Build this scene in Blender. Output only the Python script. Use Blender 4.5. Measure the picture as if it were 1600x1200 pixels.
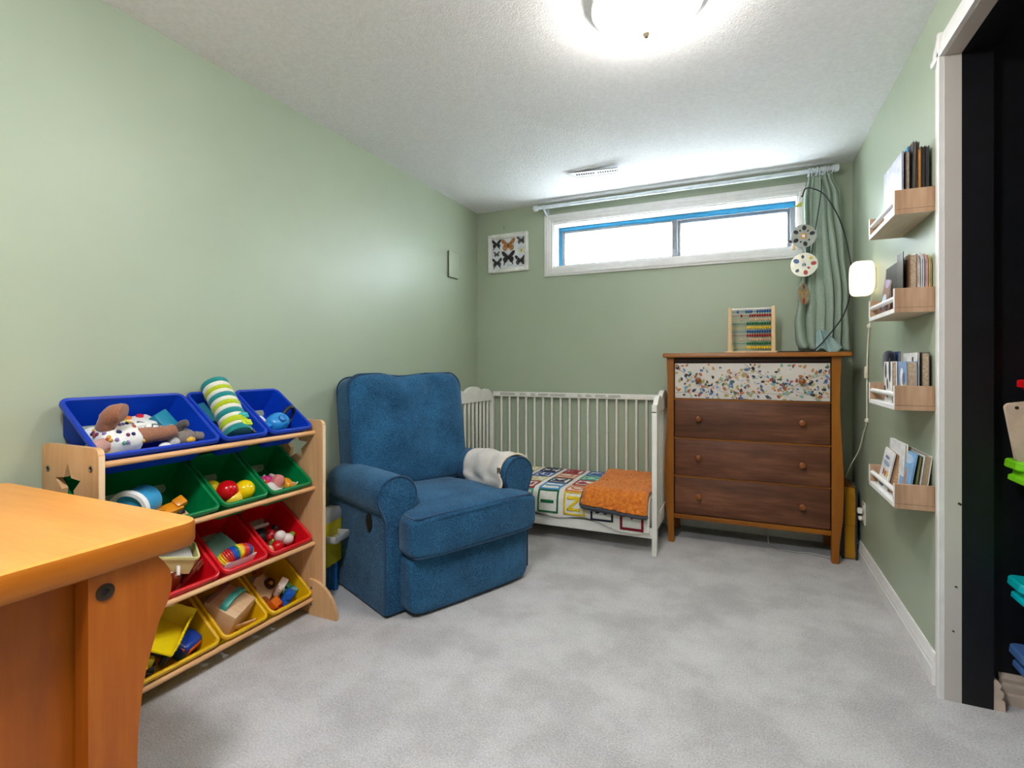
import bpy, bmesh, math, random
from mathutils import Matrix, Vector, Euler, noise
random.seed(7)
sc = bpy.context.scene
for o in list(bpy.data.objects):
    bpy.data.objects.remove(o)
PI = math.pi
R_ = math.radians

# ------------------------------------------------------------------ camera
cam_d = bpy.data.cameras.new('camera')
cam = bpy.data.objects.new('camera', cam_d)
sc.collection.objects.link(cam)
cam.location = (0, 0, 1.05)
cam.rotation_euler = (R_(90), 0, R_(24.3))
cam_d.sensor_fit = 'HORIZONTAL'
cam_d.sensor_width = 36
cam_d.lens = 36 * 804 / 1600
cam_d.shift_y = -28 / 1600
cam_d.clip_start = 0.02
sc.camera = cam

# ------------------------------------------------------------------ sky, light, exposure
world = bpy.data.worlds.new('sky')
sc.world = world
world.use_nodes = True
wn = world.node_tree.nodes['Background']
wn.inputs[0].default_value = (0.86, 0.93, 1.0, 1)
wn.inputs[1].default_value = 11.0
LAMP_E = 13.2          # glow of the ceiling lamp's glass, scaled up for the added fill lamp
SCONCE_E = 0.34         # glow of the wall lamp's shade
sc.view_settings.view_transform = 'Standard'
sc.view_settings.look = 'None'
sc.view_settings.gamma = 1
sc.view_settings.use_curve_mapping = False
sc.view_settings.exposure = 2.10
pd = bpy.data.lights.new('window_portal', 'AREA')
pd.shape = 'RECTANGLE'
pd.size = 1.60
pd.size_y = 0.33
pd.cycles.is_portal = True
po = bpy.data.objects.new('window_portal', pd)
sc.collection.objects.link(po)
po.location = (-0.48, 3.72, 1.93)
po.rotation_euler = (R_(-90), 0, 0)      # shines towards -Y, into the room

# ------------------------------------------------------------------ helpers: tags
def link(o, parent=None):
    sc.collection.objects.link(o)
    if parent is not None:
        o.parent = parent
    return o
def tag(o, label=None, cat=None, group=None, kind=None):
    if label: o['label'] = label
    if cat: o['category'] = cat
    if group: o['group'] = group
    if kind: o['kind'] = kind
    return o
def thing(name, label, cat, loc=(0, 0, 0), rotz=0, group=None, M=None):
    o = bpy.data.objects.new(name, None)
    o.empty_display_size = 0.05
    link(o)
    if M is not None:
        o.matrix_world = M
    else:
        o.location = loc
        o.rotation_euler = (0, 0, rotz)
    return tag(o, label, cat, group)

# ------------------------------------------------------------------ helpers: mesh builder
_bev = {}
def bevel_box(size, bev, seg):
    key = (tuple(round(s, 5) for s in size), round(bev, 5), seg)
    if key not in _bev:
        bm = bmesh.new()
        bmesh.ops.create_cube(bm, size=1)
        bmesh.ops.scale(bm, vec=size, verts=bm.verts)
        bmesh.ops.bevel(bm, geom=list(bm.edges), offset=bev, segments=seg, profile=0.5, affect='EDGES')
        bm.verts.index_update()
        _bev[key] = ([v.co.copy() for v in bm.verts], [[v.index for v in f.verts] for f in bm.faces])
        bm.free()
    return _bev[key]

class MB:
    def __init__(s):
        s.v, s.f, s.m = [], [], []
    def add(s, verts, faces, mat=0, M=None):
        b = len(s.v)
        if M is not None:
            verts = [M @ Vector(v) for v in verts]
        s.v += [tuple(v) for v in verts]
        s.f += [[i + b for i in f] for f in faces]
        s.m += [mat] * len(faces)
        return s
    def box(s, c, size, bevel=0.0, seg=2, rot=None, mat=0):
        M = Matrix.Translation(c)
        if rot is not None:
            M = M @ (Euler(rot).to_matrix().to_4x4() if not isinstance(rot, Matrix) else rot)
        bevel = min(bevel, 0.49 * min(size))
        if bevel > 0:
            v, f = bevel_box(size, bevel, seg)
        else:
            x, y, z = (k / 2 for k in size)
            v = [(-x, -y, -z), (x, -y, -z), (x, y, -z), (-x, y, -z), (-x, -y, z), (x, -y, z), (x, y, z), (-x, y, z)]
            f = [[0, 3, 2, 1], [4, 5, 6, 7], [0, 1, 5, 4], [1, 2, 6, 5], [2, 3, 7, 6], [3, 0, 4, 7]]
        return s.add(v, f, mat, M)
    def span(s, a, b, bevel=0.0, seg=2, mat=0):
        c = [(p + q) / 2 for p, q in zip(a, b)]
        return s.box(c, [abs(q - p) for p, q in zip(a, b)], bevel, seg, None, mat)
    def tube(s, pts, r, n=8, closed=False, caps=True, mat=0):
        pts = [Vector(p) for p in pts]
        k = len(pts)
        rs = r if isinstance(r, (list, tuple)) else [r] * k
        tg = []
        for i in range(k):
            a = pts[i - 1] if (i > 0 or closed) else pts[i]
            b = pts[(i + 1) % k] if (i < k - 1 or closed) else pts[i]
            t = (b - a)
            tg.append(t.normalized() if t.length > 1e-9 else Vector((0, 0, 1)))
        up = Vector((0, 0, 1)) if abs(tg[0].z) < 0.9 else Vector((1, 0, 0))
        nrm = tg[0].cross(up).normalized()
        V = []
        for i in range(k):
            nrm = (nrm - tg[i] * nrm.dot(tg[i])).normalized()
            bn = tg[i].cross(nrm)
            for j in range(n):
                a = 2 * PI * j / n
                V.append(pts[i] + (nrm * math.cos(a) + bn * math.sin(a)) * rs[i])
        F = []
        for i in range(k if closed else k - 1):
            for j in range(n):
                F.append([i * n + j, i * n + (j + 1) % n, ((i + 1) % k) * n + (j + 1) % n, ((i + 1) % k) * n + j])
        if caps and not closed:
            F.append(list(range(n)))
            F.append(list(range((k - 1) * n, k * n)))
        return s.add(V, F, mat)
    def cyl(s, p0, p1, r0, r1=None, n=16, mat=0):
        return s.tube([p0, p1], [r0, r0 if r1 is None else r1], n, mat=mat)
    def ball(s, c, r, nu=16, nv=10, rot=None, mat=0):
        r = (r, r, r) if not isinstance(r, (list, tuple)) else r
        V = [(0, 0, r[2])]
        for i in range(1, nv):
            a = PI * i / nv
            for j in range(nu):
                b = 2 * PI * j / nu
                V.append((r[0] * math.sin(a) * math.cos(b), r[1] * math.sin(a) * math.sin(b), r[2] * math.cos(a)))
        V.append((0, 0, -r[2]))
        F = [[0, 1 + j, 1 + (j + 1) % nu] for j in range(nu)]
        for i in range(nv - 2):
            for j in range(nu):
                F.append([1 + i * nu + j, 1 + (i + 1) * nu + j, 1 + (i + 1) * nu + (j + 1) % nu, 1 + i * nu + (j + 1) % nu])
        e = len(V) - 1
        F += [[e, 1 + (nv - 2) * nu + (j + 1) % nu, 1 + (nv - 2) * nu + j] for j in range(nu)]
        M = Matrix.Translation(c)
        if rot is not None:
            M = M @ Euler(rot).to_matrix().to_4x4()
        return s.add(V, F, mat, M)
    def sq(s, c, half, k=6, n=10, fn=None, rot=None, mat=0):
        """rounded cushion-like block: a cube's surface pulled onto a superquadric"""
        V, idx, F = [], {}, []
        def vid(p):
            key = tuple(round(q * n) for q in p)
            if key not in idx:
                q = Vector([math.copysign(math.sin(abs(t) * PI / 2) ** 0.75, t) for t in p])
                m = sum(abs(t) ** k for t in q) ** (1 / k)
                q = q / m
                q = Vector((q.x * half[0], q.y * half[1], q.z * half[2]))
                if fn: q = Vector(fn(q))
                idx[key] = len(V)
                V.append(q)
            return idx[key]
        for ax in range(3):
            for sg in (-1, 1):
                for i in range(n):
                    for j in range(n):
                        q = []
                        for (a, b) in ((i, j), (i + 1, j), (i + 1, j + 1), (i, j + 1)):
                            p = [0, 0, 0]
                            p[ax] = sg
                            p[(ax + 1) % 3] = -1 + 2 * a / n
                            p[(ax + 2) % 3] = -1 + 2 * b / n
                            q.append(vid(p))
                        F.append(q if sg > 0 else q[::-1])
        M = Matrix.Translation(c)
        if rot is not None:
            M = M @ Euler(rot).to_matrix().to_4x4()
        return s.add(V, F, mat, M)
    def prism(s, poly, axis, a, b, mat=0, M=None):
        """2-D outline pushed out along an axis: x -> (y,z), y -> (x,z), z -> (x,y)"""
        def P(p, t):
            return {'x': (t, p[0], p[1]), 'y': (p[0], t, p[1]), 'z': (p[0], p[1], t)}[axis]
        n = len(poly)
        V = [P(p, a) for p in poly] + [P(p, b) for p in poly]
        F = [list(range(n)), list(range(2 * n - 1, n - 1, -1))]
        F += [[i, (i + 1) % n, n + (i + 1) % n, n + i] for i in range(n)]
        return s.add(V, F, mat, M)
    def lathe(s, prof, n=24, M=None, mat=0, caps=True):
        V, F = [], []
        for (r, z) in prof:
            for j in range(n):
                a = 2 * PI * j / n
                V.append((r * math.cos(a), r * math.sin(a), z))
        for i in range(len(prof) - 1):
            for j in range(n):
                F.append([i * n + j, i * n + (j + 1) % n, (i + 1) * n + (j + 1) % n, (i + 1) * n + j])
        if caps:
            F.append(list(range(n)))
            F.append(list(range((len(prof) - 1) * n, len(prof) * n)))
        return s.add(V, F, mat, M)
    def grid(s, fn, nu, nv, mat=0):
        V = [fn(i / nu, j / nv) for j in range(nv + 1) for i in range(nu + 1)]
        F = [[j * (nu + 1) + i, j * (nu + 1) + i + 1, (j + 1) * (nu + 1) + i + 1, (j + 1) * (nu + 1) + i] for j in range(nv) for i in range(nu)]
        return s.add(V, F, mat)
    def obj(s, name, mats, parent=None, smooth=38, M=None, fix=True):
        me = bpy.data.meshes.new(name)
        me.from_pydata(s.v, [], s.f)
        if not isinstance(mats, (list, tuple)):
            mats = [mats]
        for m in mats:
            me.materials.append(m)
        me.polygons.foreach_set('material_index', s.m)
        if fix:
            bm = bmesh.new()
            bm.from_mesh(me)
            bmesh.ops.recalc_face_normals(bm, faces=bm.faces)
            bm.to_mesh(me)
            bm.free()
        me.update()
        if smooth:
            me.shade_smooth()
            me.set_sharp_from_angle(angle=R_(smooth))
        o = bpy.data.objects.new(name, me)
        link(o, parent)
        if M is not None:
            o.matrix_world = M
        return o
def struct(o):
    return tag(o, kind='structure')
def one(mb, name, mats, label, cat, loc=None, group=None, M=None, smooth=38):
    """a thing that is one mesh: origin moved to the middle of its base"""
    xs, ys, zs = zip(*mb.v)
    if M is None:
        b = Vector(((min(xs) + max(xs)) / 2, (min(ys) + max(ys)) / 2, min(zs)))
        mb.v = [tuple(Vector(p) - b) for p in mb.v]
        o = mb.obj(name, mats, None, smooth)
        o.location = b
    else:
        o = mb.obj(name, mats, None, smooth, M)
    return tag(o, label, cat, group)
def rrect(x0, x1, y0, y1, r, n=5):
    P = []
    for cx, cy, a0 in ((x1 - r, y1 - r, 0), (x0 + r, y1 - r, 90), (x0 + r, y0 + r, 180), (x1 - r, y0 + r, 270)):
        for i in range(n + 1):
            a = R_(a0 + 90 * i / n)
            P.append((cx + r * math.cos(a), cy + r * math.sin(a)))
    return P
def text_tris(body, size, cuts=0, bold=0.0):
    """flat lettering as triangles around its own centre"""
    cu = bpy.data.curves.new('lettering', 'FONT')
    cu.body = body
    cu.size = size
    cu.align_x = 'CENTER'
    cu.align_y = 'CENTER'
    cu.resolution_u = 3
    cu.offset = size * bold
    ob = bpy.data.objects.new('lettering', cu)
    me = ob.to_mesh()
    bm = bmesh.new()
    bm.from_mesh(me)
    bmesh.ops.triangulate(bm, faces=bm.faces)
    for _ in range(cuts):
        long = [e for e in bm.edges if e.calc_length() > size * 0.22]
        if long:
            bmesh.ops.subdivide_edges(bm, edges=long, cuts=1)
            bmesh.ops.triangulate(bm, faces=bm.faces)
    bm.verts.index_update()
    V = [v.co.copy() for v in bm.verts]
    F = [[v.index for v in f.verts] for f in bm.faces]
    bm.free()
    ob.to_mesh_clear()
    bpy.data.objects.remove(ob)
    bpy.data.curves.remove(cu)
    return V, F

# ------------------------------------------------------------------ helpers: materials
def lin(c):
    return tuple((x / 255 / 12.92 if x <= 10.3 else ((x / 255 + 0.055) / 1.055) ** 2.4) for x in c) + (1,)
def base_mat(name):
    m = bpy.data.materials.new(name)
    m.use_nodes = True
    nt = m.node_tree
    return m, nt, nt.nodes['Principled BSDF']
def coords(nt, scale=(1, 1, 1)):
    tc = nt.nodes.new('ShaderNodeTexCoord')
    mp = nt.nodes.new('ShaderNodeMapping')
    mp.inputs['Scale'].default_value = scale
    nt.links.new(tc.outputs['Object'], mp.inputs[0])
    return mp.outputs[0]
def noise_node(nt, vec, scale, detail=3, rough=0.55):
    n = nt.nodes.new('ShaderNodeTexNoise')
    n.inputs['Scale'].default_value = scale
    n.inputs['Detail'].default_value = detail
    n.inputs['Roughness'].default_value = rough
    nt.links.new(vec, n.inputs['Vector'])
    return n.outputs[0]
def ramp(nt, fac, stops):
    r = nt.nodes.new('ShaderNodeValToRGB')
    while len(r.color_ramp.elements) < len(stops):
        r.color_ramp.elements.new(0.5)
    for e, (p, c) in zip(r.color_ramp.elements, stops):
        e.position = p
        e.color = lin(c) if len(c) == 3 else c
    nt.links.new(fac, r.inputs[0])
    return r.outputs[0]
def bump(nt, b, h, strength, dist=0.002):
    n = nt.nodes.new('ShaderNodeBump')
    n.inputs['Strength'].default_value = strength
    n.inputs['Distance'].default_value = dist
    nt.links.new(h, n.inputs['Height'])
    nt.links.new(n.outputs[0], b.inputs['Normal'])
_cache = {}
def P(c, rough=0.45, spec=0.5, metal=0.0, var=0.06, scale=18, bmp=0.0, bscale=200, name=None):
    """painted / plastic / metal surface with a little procedural unevenness"""
    key = (tuple(c), rough, spec, metal, var, scale, bmp, bscale)
    if key in _cache:
        return _cache[key]
    m, nt, b = base_mat(name or 'surface')
    b.inputs['Roughness'].default_value = rough
    b.inputs['Specular IOR Level'].default_value = spec
    b.inputs['Metallic'].default_value = metal
    vec = coords(nt)
    nz = noise_node(nt, vec, scale, 3)
    lo = tuple(max(0, x * (1 - var)) for x in c)
    hi = tuple(min(255, x * (1 + var)) for x in c)
    nt.links.new(ramp(nt, nz, [(0.3, lo), (0.7, hi)]), b.inputs['Base Color'])
    if bmp:
        bump(nt, b, noise_node(nt, vec, bscale, 2), bmp)
    _cache[key] = m
    return m
def wood(name, dark, mid, light, axis='x', rough=0.4, fine=1.0, spec=0.45, bmp=0.12, stretch=0.09):
    m, nt, b = base_mat(name)
    sc_ = [1, 1, 1]
    sc_['xyz'.index(axis)] = stretch
    vec = coords(nt, sc_)
    warp = noise_node(nt, vec, 9 * fine, 4, 0.6)
    grain = noise_node(nt, vec, 70 * fine, 3, 0.6)
    mx = nt.nodes.new('ShaderNodeMath')
    mx.operation = 'MULTIPLY_ADD'
    mx.inputs[1].default_value = 0.35
    nt.links.new(grain, mx.inputs[0])
    ml = nt.nodes.new('ShaderNodeMath')
    ml.operation = 'MULTIPLY'
    ml.inputs[1].default_value = 0.65
    nt.links.new(warp, ml.inputs[0])
    nt.links.new(ml.outputs[0], mx.inputs[2])
    nt.links.new(ramp(nt, mx.outputs[0], [(0.32, dark), (0.5, mid), (0.68, light)]), b.inputs['Base Color'])
    b.inputs['Roughness'].default_value = rough
    b.inputs['Specular IOR Level'].default_value = spec
    bump(nt, b, grain, bmp, 0.001)
    return m
def fabric(name, dark, light, rough=0.95, wscale=420, bmp=0.5, sheen=0.3, blotch=5):
    m, nt, b = base_mat(name)
    vec = coords(nt)
    big = noise_node(nt, vec, blotch, 4, 0.6)
    small = noise_node(nt, vec, wscale, 2, 0.7)
    mx = nt.nodes.new('ShaderNodeMath')
    mx.operation = 'MULTIPLY_ADD'
    mx.inputs[1].default_value = 0.70
    nt.links.new(small, mx.inputs[0])
    ml = nt.nodes.new('ShaderNodeMath')
    ml.operation = 'MULTIPLY'
    ml.inputs[1].default_value = 0.30
    nt.links.new(big, ml.inputs[0])
    nt.links.new(ml.outputs[0], mx.inputs[2])
    nt.links.new(ramp(nt, mx.outputs[0], [(0.38, dark), (0.62, light)]), b.inputs['Base Color'])
    b.inputs['Roughness'].default_value = rough
    b.inputs['Specular IOR Level'].default_value = 0.2
    b.inputs['Sheen Weight'].default_value = sheen
    bump(nt, b, small, bmp, 0.0015)
    return m
def glow(name, c, strength):
    m, nt, b = base_mat(name)
    b.inputs['Base Color'].default_value = lin((245, 243, 238))
    b.inputs['Roughness'].default_value = 0.3
    b.inputs['Emission Color'].default_value = lin(c)
    b.inputs['Emission Strength'].default_value = strength
    return m

def wall_paint(name, c, rough):
    m, nt, b = base_mat(name)
    vec = coords(nt)
    nz = noise_node(nt, vec, 1.7, 4)
    nt.links.new(ramp(nt, nz, [(0.3, tuple(x * 0.975 for x in c)), (0.7, tuple(x * 1.015 for x in c))]), b.inputs['Base Color'])
    b.inputs['Roughness'].default_value = rough
    b.inputs['Specular IOR Level'].default_value = 0.5
    bump(nt, b, noise_node(nt, vec, 260, 2), 0.10, 0.001)
    return m
M_WALL = wall_paint('green_wall_paint', (170, 182, 158), 0.42)
M_CEIL, nt, b = base_mat('stippled_ceiling')
vec = coords(nt)
nt.links.new(ramp(nt, noise_node(nt, vec, 60, 3), [(0.3, (236, 236, 238)), (0.7, (246, 246, 248))]), b.inputs['Base Color'])
b.inputs['Roughness'].default_value = 0.9
bump(nt, b, noise_node(nt, vec, 130, 3, 0.6), 0.55, 0.006)
M_CARPET, nt, b = base_mat('grey_carpet')
vec = coords(nt)
n0 = noise_node(nt, vec, 3.4, 6, 0.62)
sh_ = nt.nodes.new('ShaderNodeValToRGB')
for e_, (p_, v_) in zip([sh_.color_ramp.elements[0], sh_.color_ramp.elements[1], sh_.color_ramp.elements.new(0.5), sh_.color_ramp.elements.new(0.47)], [(0.36, 0.30), (0.66, 0.72), (0.52, 0.60), (0.49, 0.46)]):
    e_.position = p_
    e_.color = (v_, v_, v_, 1)
nt.links.new(n0, sh_.inputs[0])
n1 = sh_.outputs[0]
n2 = noise_node(nt, vec, 170, 3, 0.75)
mx = nt.nodes.new('ShaderNodeMath'); mx.operation = 'MULTIPLY_ADD'; mx.inputs[1].default_value = 0.62
nt.links.new(n2, mx.inputs[0])
ml = nt.nodes.new('ShaderNodeMath'); ml.operation = 'MULTIPLY'; ml.inputs[1].default_value = 0.38
nt.links.new(n1, ml.inputs[0]); nt.links.new(ml.outputs[0], mx.inputs[2])
nt.links.new(ramp(nt, mx.outputs[0], [(0.30, (150, 146, 146)), (0.5, (200, 197, 196)), (0.70, (236, 234, 234))]), b.inputs['Base Color'])
b.inputs['Roughness'].default_value = 1.0
b.inputs['Specular IOR Level'].default_value = 0.1
b.inputs['Sheen Weight'].default_value = 0.25
bump(nt, b, n2, 0.9, 0.006)
M_TRIM = P((236, 234, 232), 0.35, 0.5, var=0.02, name='white_trim')
M_WHITE = P((238, 236, 230), 0.38, 0.5, var=0.03, name='white_paint')
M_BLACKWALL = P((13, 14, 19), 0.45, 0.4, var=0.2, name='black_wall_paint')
M_METAL = P((150, 148, 145), 0.3, 0.5, 1.0, name='steel')
M_DARKMETAL = P((45, 42, 40), 0.35, 0.5, 0.6, name='dark_metal')
M_MAPLE = wood('maple', (196, 148, 98), (216, 170, 120), (228, 186, 138), 'z', 0.4)
M_MAPLE_EDGE = wood('maple_edge', (222, 184, 136), (236, 204, 160), (243, 216, 178), 'z', 0.45)
M_DOWEL = wood('dowel_wood', (206, 150, 98), (224, 172, 120), (234, 190, 142), 'y', 0.4)
# ------------------------------------------------------------------ the room
XL, XR, YB, YF, ZC = -1.911, 0.578, 3.57, -1.6, 2.244
DY0, DY1, DZ = 0.55, 2.036, 2.026       # closet doorway in the right wall
struct(MB().span((XL - 0.1, YF - 0.1, -0.1), (1.5, YB + 0.1, 0)).obj('floor', M_CARPET, smooth=0))
struct(MB().span((XL - 0.1, YF - 0.1, ZC), (1.5, YB + 0.24, ZC + 0.1)).obj('ceiling', M_CEIL, smooth=0))
struct(MB().span((XL - 0.1, YF - 0.1, 0), (XL, YB + 0.23, ZC)).obj('wall_left', M_WALL, smooth=0))
WX0, WX1, WZ0, WZ1 = -1.279, 0.30, 1.773, 2.093
wb = MB()
wb.span((XL, YB, 0), (XR, YB + 0.23, WZ0)).span((XL, YB, WZ1), (XR, YB + 0.23, ZC))
wb.span((XL, YB, WZ0), (WX0, YB + 0.23, WZ1)).span((WX1, YB, WZ0), (XR, YB + 0.23, WZ1))
struct(wb.obj('wall_back', M_WALL, smooth=0))
wr = MB()
XJ = 0.617
wr.span((XR, DY1 + 0.012, 0), (XJ, YB + 0.23, ZC)).span((XR, YF, 0), (XJ, DY0 - 0.012, ZC)).span((XR, DY0 - 0.012, DZ + 0.012), (XJ, DY1 + 0.012, ZC))
struct(wr.obj('wall_right', M_WALL, smooth=0))
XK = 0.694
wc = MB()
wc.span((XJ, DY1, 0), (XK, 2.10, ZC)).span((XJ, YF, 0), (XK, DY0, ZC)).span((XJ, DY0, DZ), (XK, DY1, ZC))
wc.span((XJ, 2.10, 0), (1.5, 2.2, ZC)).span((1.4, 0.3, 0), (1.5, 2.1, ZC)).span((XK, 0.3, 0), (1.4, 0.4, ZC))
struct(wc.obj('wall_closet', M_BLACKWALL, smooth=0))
struct(MB().span((XL, YF - 0.1, 0), (XK, YF, ZC)).obj('wall_front', M_WALL, smooth=0))

# white lining of the doorway and its moulded casing
jb = MB()
jb.span((XR - 0.004, DY1, 0), (XJ, DY1 + 0.014, DZ)).span((XR - 0.004, DY0 - 0.014, 0), (XJ, DY0, DZ)).span((XR - 0.004, DY0 - 0.014, DZ), (XJ, DY1 + 0.014, DZ + 0.014))
j = struct(jb.obj('door_1', P((205, 198, 190), 0.4, var=0.01, scale=4, name='door_lining'), smooth=0))
CAS = [(0.0, 0.0), (0.017, 0.0), (0.019, 0.004), (0.019, 0.016), (0.013, 0.022), (0.012, 0.045), (0.010, 0.056), (0.007, 0.068), (0.006, 0.076), (0.0, 0.076)]
def casing(mb, a, b, run, at, sgn):
    # run 'z': upright, profile in (x,y) from y=at going sgn; run 'y': head, profile in (x,z) from z=at upwards
    pts = [(XR - d, at + sgn * w) for d, w in CAS]
    mb.prism(pts, run, a, b)
c = MB(); casing(c, 0, DZ + 0.078, 'z', DY1 + 0.002, 1); struct(c.obj('trim_1', M_TRIM, smooth=25))
c = MB(); casing(c, 0, DZ + 0.078, 'z', DY0 - 0.002, -1); struct(c.obj('trim_2', M_TRIM, smooth=25))
c = MB(); casing(c, DY0 - 0.078, DY1 + 0.078, 'y', DZ + 0.002, 1); struct(c.obj('trim_3', M_TRIM, smooth=25))

# skirting boards
BB = [(0, 0), (0.015, 0), (0.015, 0.052), (0.012, 0.058), (0.013, 0.068), (0.009, 0.078), (0.0075, 0.092), (0.004, 0.1), (0, 0.1)]
def skirting(name, axis, at, sgn, a, b):
    poly = [(at + sgn * d, z) for d, z in BB]
    m = MB()
    m.prism(poly, 'y' if axis == 'y' else 'x', a, b)
    return struct(m.obj(name, M_TRIM, smooth=25))
skirting('baseboard_right', 'y', XR, -1, DY1 + 0.078, YB)
skirting('baseboard_left', 'y', XL, 1, YF, YB)
skirting('baseboard_back', 'x', YB, -1, XL + 0.016, XR - 0.016)
M_OLDTRIM = P((206, 186, 166), 0.45, name='old_trim')
BB2 = [(0, 0), (0.019, 0), (0.018, 0.03), (0.013, 0.036), (0.016, 0.046), (0.016, 0.058), (0.010, 0.066), (0.013, 0.078), (0.006, 0.092), (0, 0.092)]
m = MB(); m.prism([(XK + d * 1.5, z) for d, z in BB2], 'y', 2.037, 2.082); struct(m.obj('baseboard_closet_side', M_OLDTRIM, smooth=25))
m = MB(); m.prism([(2.10 - d, z) for d, z in BB2], 'x', XK + 0.03, 1.4); struct(m.obj('baseboard_closet_end', M_OLDTRIM, smooth=25))
# nicks in the old door lining
nk = MB()
for (x, y, z, s) in ((0.612, 2.0355, 0.62, 0.010), (0.603, 2.0355, 0.36, 0.007), (0.596, 2.0355, 0.22, 0.006)):
    nk.box((x, y, z), (s, 0.0012, s * 0.7), rot=(0, 0.5, 0))
nk.obj('paint_chip', P((60, 50, 42), 0.8, name='chipped_paint'), j, smooth=0)

# ------------------------------------------------------------------ window in the back wall
W = struct(bpy.data.objects.new('window_1', None)); link(W)
VINYL = P((112, 116, 121), 0.4, name='backlit_shade_vinyl')  # white vinyl greyed: the shade of the backlit frame is in the colour
def frame(mb, x0, x1, z0, z1, w, y0, y1, bev=0.003):
    wl, wr_, wb_, wt = w if isinstance(w, tuple) else (w,) * 4
    mb.span((x0, y0, z0), (x0 + wl, y1, z1), bev, 1).span((x1 - wr_, y0, z0), (x1, y1, z1), bev, 1)
    mb.span((x0 + wl, y0, z0), (x1 - wr_, y1, z0 + wb_), bev, 1).span((x0 + wl, y0, z1 - wt), (x1 - wr_, y1, z1), bev, 1)
    return mb
rv = MB()   # lining of the recess
rv.span((WX0, YB - 0.002, WZ0), (WX0 + 0.008, YB + 0.2, WZ1)).span((WX1 - 0.008, YB - 0.002, WZ0), (WX1, YB + 0.2, WZ1))
rv.span((WX0, YB - 0.002, WZ0), (WX1, YB + 0.2, WZ0 + 0.008)).span((WX0, YB - 0.002, WZ1 - 0.008), (WX1, YB + 0.2, WZ1))
rv.obj('recess_lining', M_TRIM, W, smooth=0)
frame(MB(), WX0 + 0.008, WX1 - 0.008, WZ0 + 0.008, WZ1 - 0.008, (0.028, 0.03, 0.02, 0.03), 3.68, 3.74).obj('window_frame', VINYL, W)
frame(MB(), -1.245, -0.418, 1.79, 2.058, (0.022, 0.036, 0.018, 0.018), 3.672, 3.70).obj('sliding_sash', VINYL, W)
frame(MB(), -0.45, 0.27, 1.79, 2.052, (0.05, 0.022, 0.022, 0.022), 3.70, 3.73).obj('fixed_sash', VINYL, W)
def obscured(name, bscale, bstr, haze):
    m, nt, b = base_mat(name)
    nt.nodes.remove(b)
    vec = coords(nt)
    out = nt.nodes['Material Output']
    tl = nt.nodes.new('ShaderNodeBsdfTranslucent'); tl.inputs[0].default_value = (0.93, 0.96, 0.98, 1)
    tp = nt.nodes.new('ShaderNodeBsdfTransparent'); tp.inputs[0].default_value = (0.95, 0.97, 0.98, 1)
    gl = nt.nodes.new('ShaderNodeBsdfGlossy'); gl.inputs[1].default_value = 0.35
    h = noise_node(nt, vec, bscale, 3, 0.6)
    bp = nt.nodes.new('ShaderNodeBump'); bp.inputs[0].default_value = bstr; bp.inputs[1].default_value = 0.01
    nt.links.new(h, bp.inputs['Height'])
    for n_ in (tl, gl):
        nt.links.new(bp.outputs[0], n_.inputs['Normal'])
    pat = nt.nodes.new('ShaderNodeMapRange')
    pat.inputs[1].default_value = 0.35; pat.inputs[2].default_value = 0.65
    pat.inputs[3].default_value = max(0, haze - 0.25); pat.inputs[4].default_value = min(1, haze + 0.25)
    nt.links.new(h, pat.inputs[0])
    m1 = nt.nodes.new('ShaderNodeMixShader')
    nt.links.new(pat.outputs[0], m1.inputs[0]); nt.links.new(tp.outputs[0], m1.inputs[1]); nt.links.new(tl.outputs[0], m1.inputs[2])
    m2 = nt.nodes.new('ShaderNodeMixShader'); m2.inputs[0].default_value = 0.06
    nt.links.new(m1.outputs[0], m2.inputs[1]); nt.links.new(gl.outputs[0], m2.inputs[2])
    nt.links.new(m2.outputs[0], out.inputs[0])
    return m
MB().span((-1.226, 3.684, 1.806), (-0.452, 3.688, 2.042)).obj('pane', obscured('hazed_glass', 30, 0.2, 0.45), W, smooth=0)
MB().span((-0.402, 3.713, 1.81), (0.25, 3.717, 2.032)).obj('pane', obscured('pebbled_glass', 75, 0.9, 0.62), W, smooth=0)
lt = MB(); lt.span((-0.442, 3.664, 1.86), (-0.430, 3.672, 1.90), 0.002); lt.obj('latch', VINYL, W)
TAPE = P((30, 132, 178), 0.55, name='blue_masking_tape')
tp = MB(); tp.span((-1.270, 3.6785, 1.782), (-1.248, 3.6805, 2.086)); tp.obj('masking_tape', TAPE, W, smooth=0)
def tpf(u, v):
    x = -1.268 + u * 1.555
    lo = 2.058 - 0.012 * u - 0.006 * noise.noise((x * 3, 2, 0)) - 0.003 * noise.noise((x * 15, 5, 0))
    return (x, 3.6715 - 0.001 * v, 2.084 * (1 - v) + lo * v)
tp = MB().grid(tpf, 60, 2).obj('masking_tape', TAPE, W)
tp.modifiers.new('t', 'SOLIDIFY').thickness = 0.0006
# moulded casing round the window
wt = MB()
def win_casing(mb):
    steps = [(0.0, 0.024, 0.012), (0.018, 0.02, 0.018), (0.034, 0.018, 0.022), (0.048, 0.018, 0.016)]
    for off, w, d in steps:
        x0, x1, z0, z1 = WX0 - off, WX1 + off, WZ0 - off, WZ1 + off
        mb.span((x0 - w, YB - d, z0 - w), (x0, YB, z1 + w), 0.003, 2).span((x1, YB - d, z0 - w), (x1 + w, YB, z1 + w), 0.003, 2)
        mb.span((x0, YB - d, z0 - w), (x1, YB, z0), 0.003, 2).span((x0, YB - d, z1), (x1, YB, z1 + w), 0.003, 2)
win_casing(wt)
struct(wt.obj('trim_4', M_TRIM, smooth=30))
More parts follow.
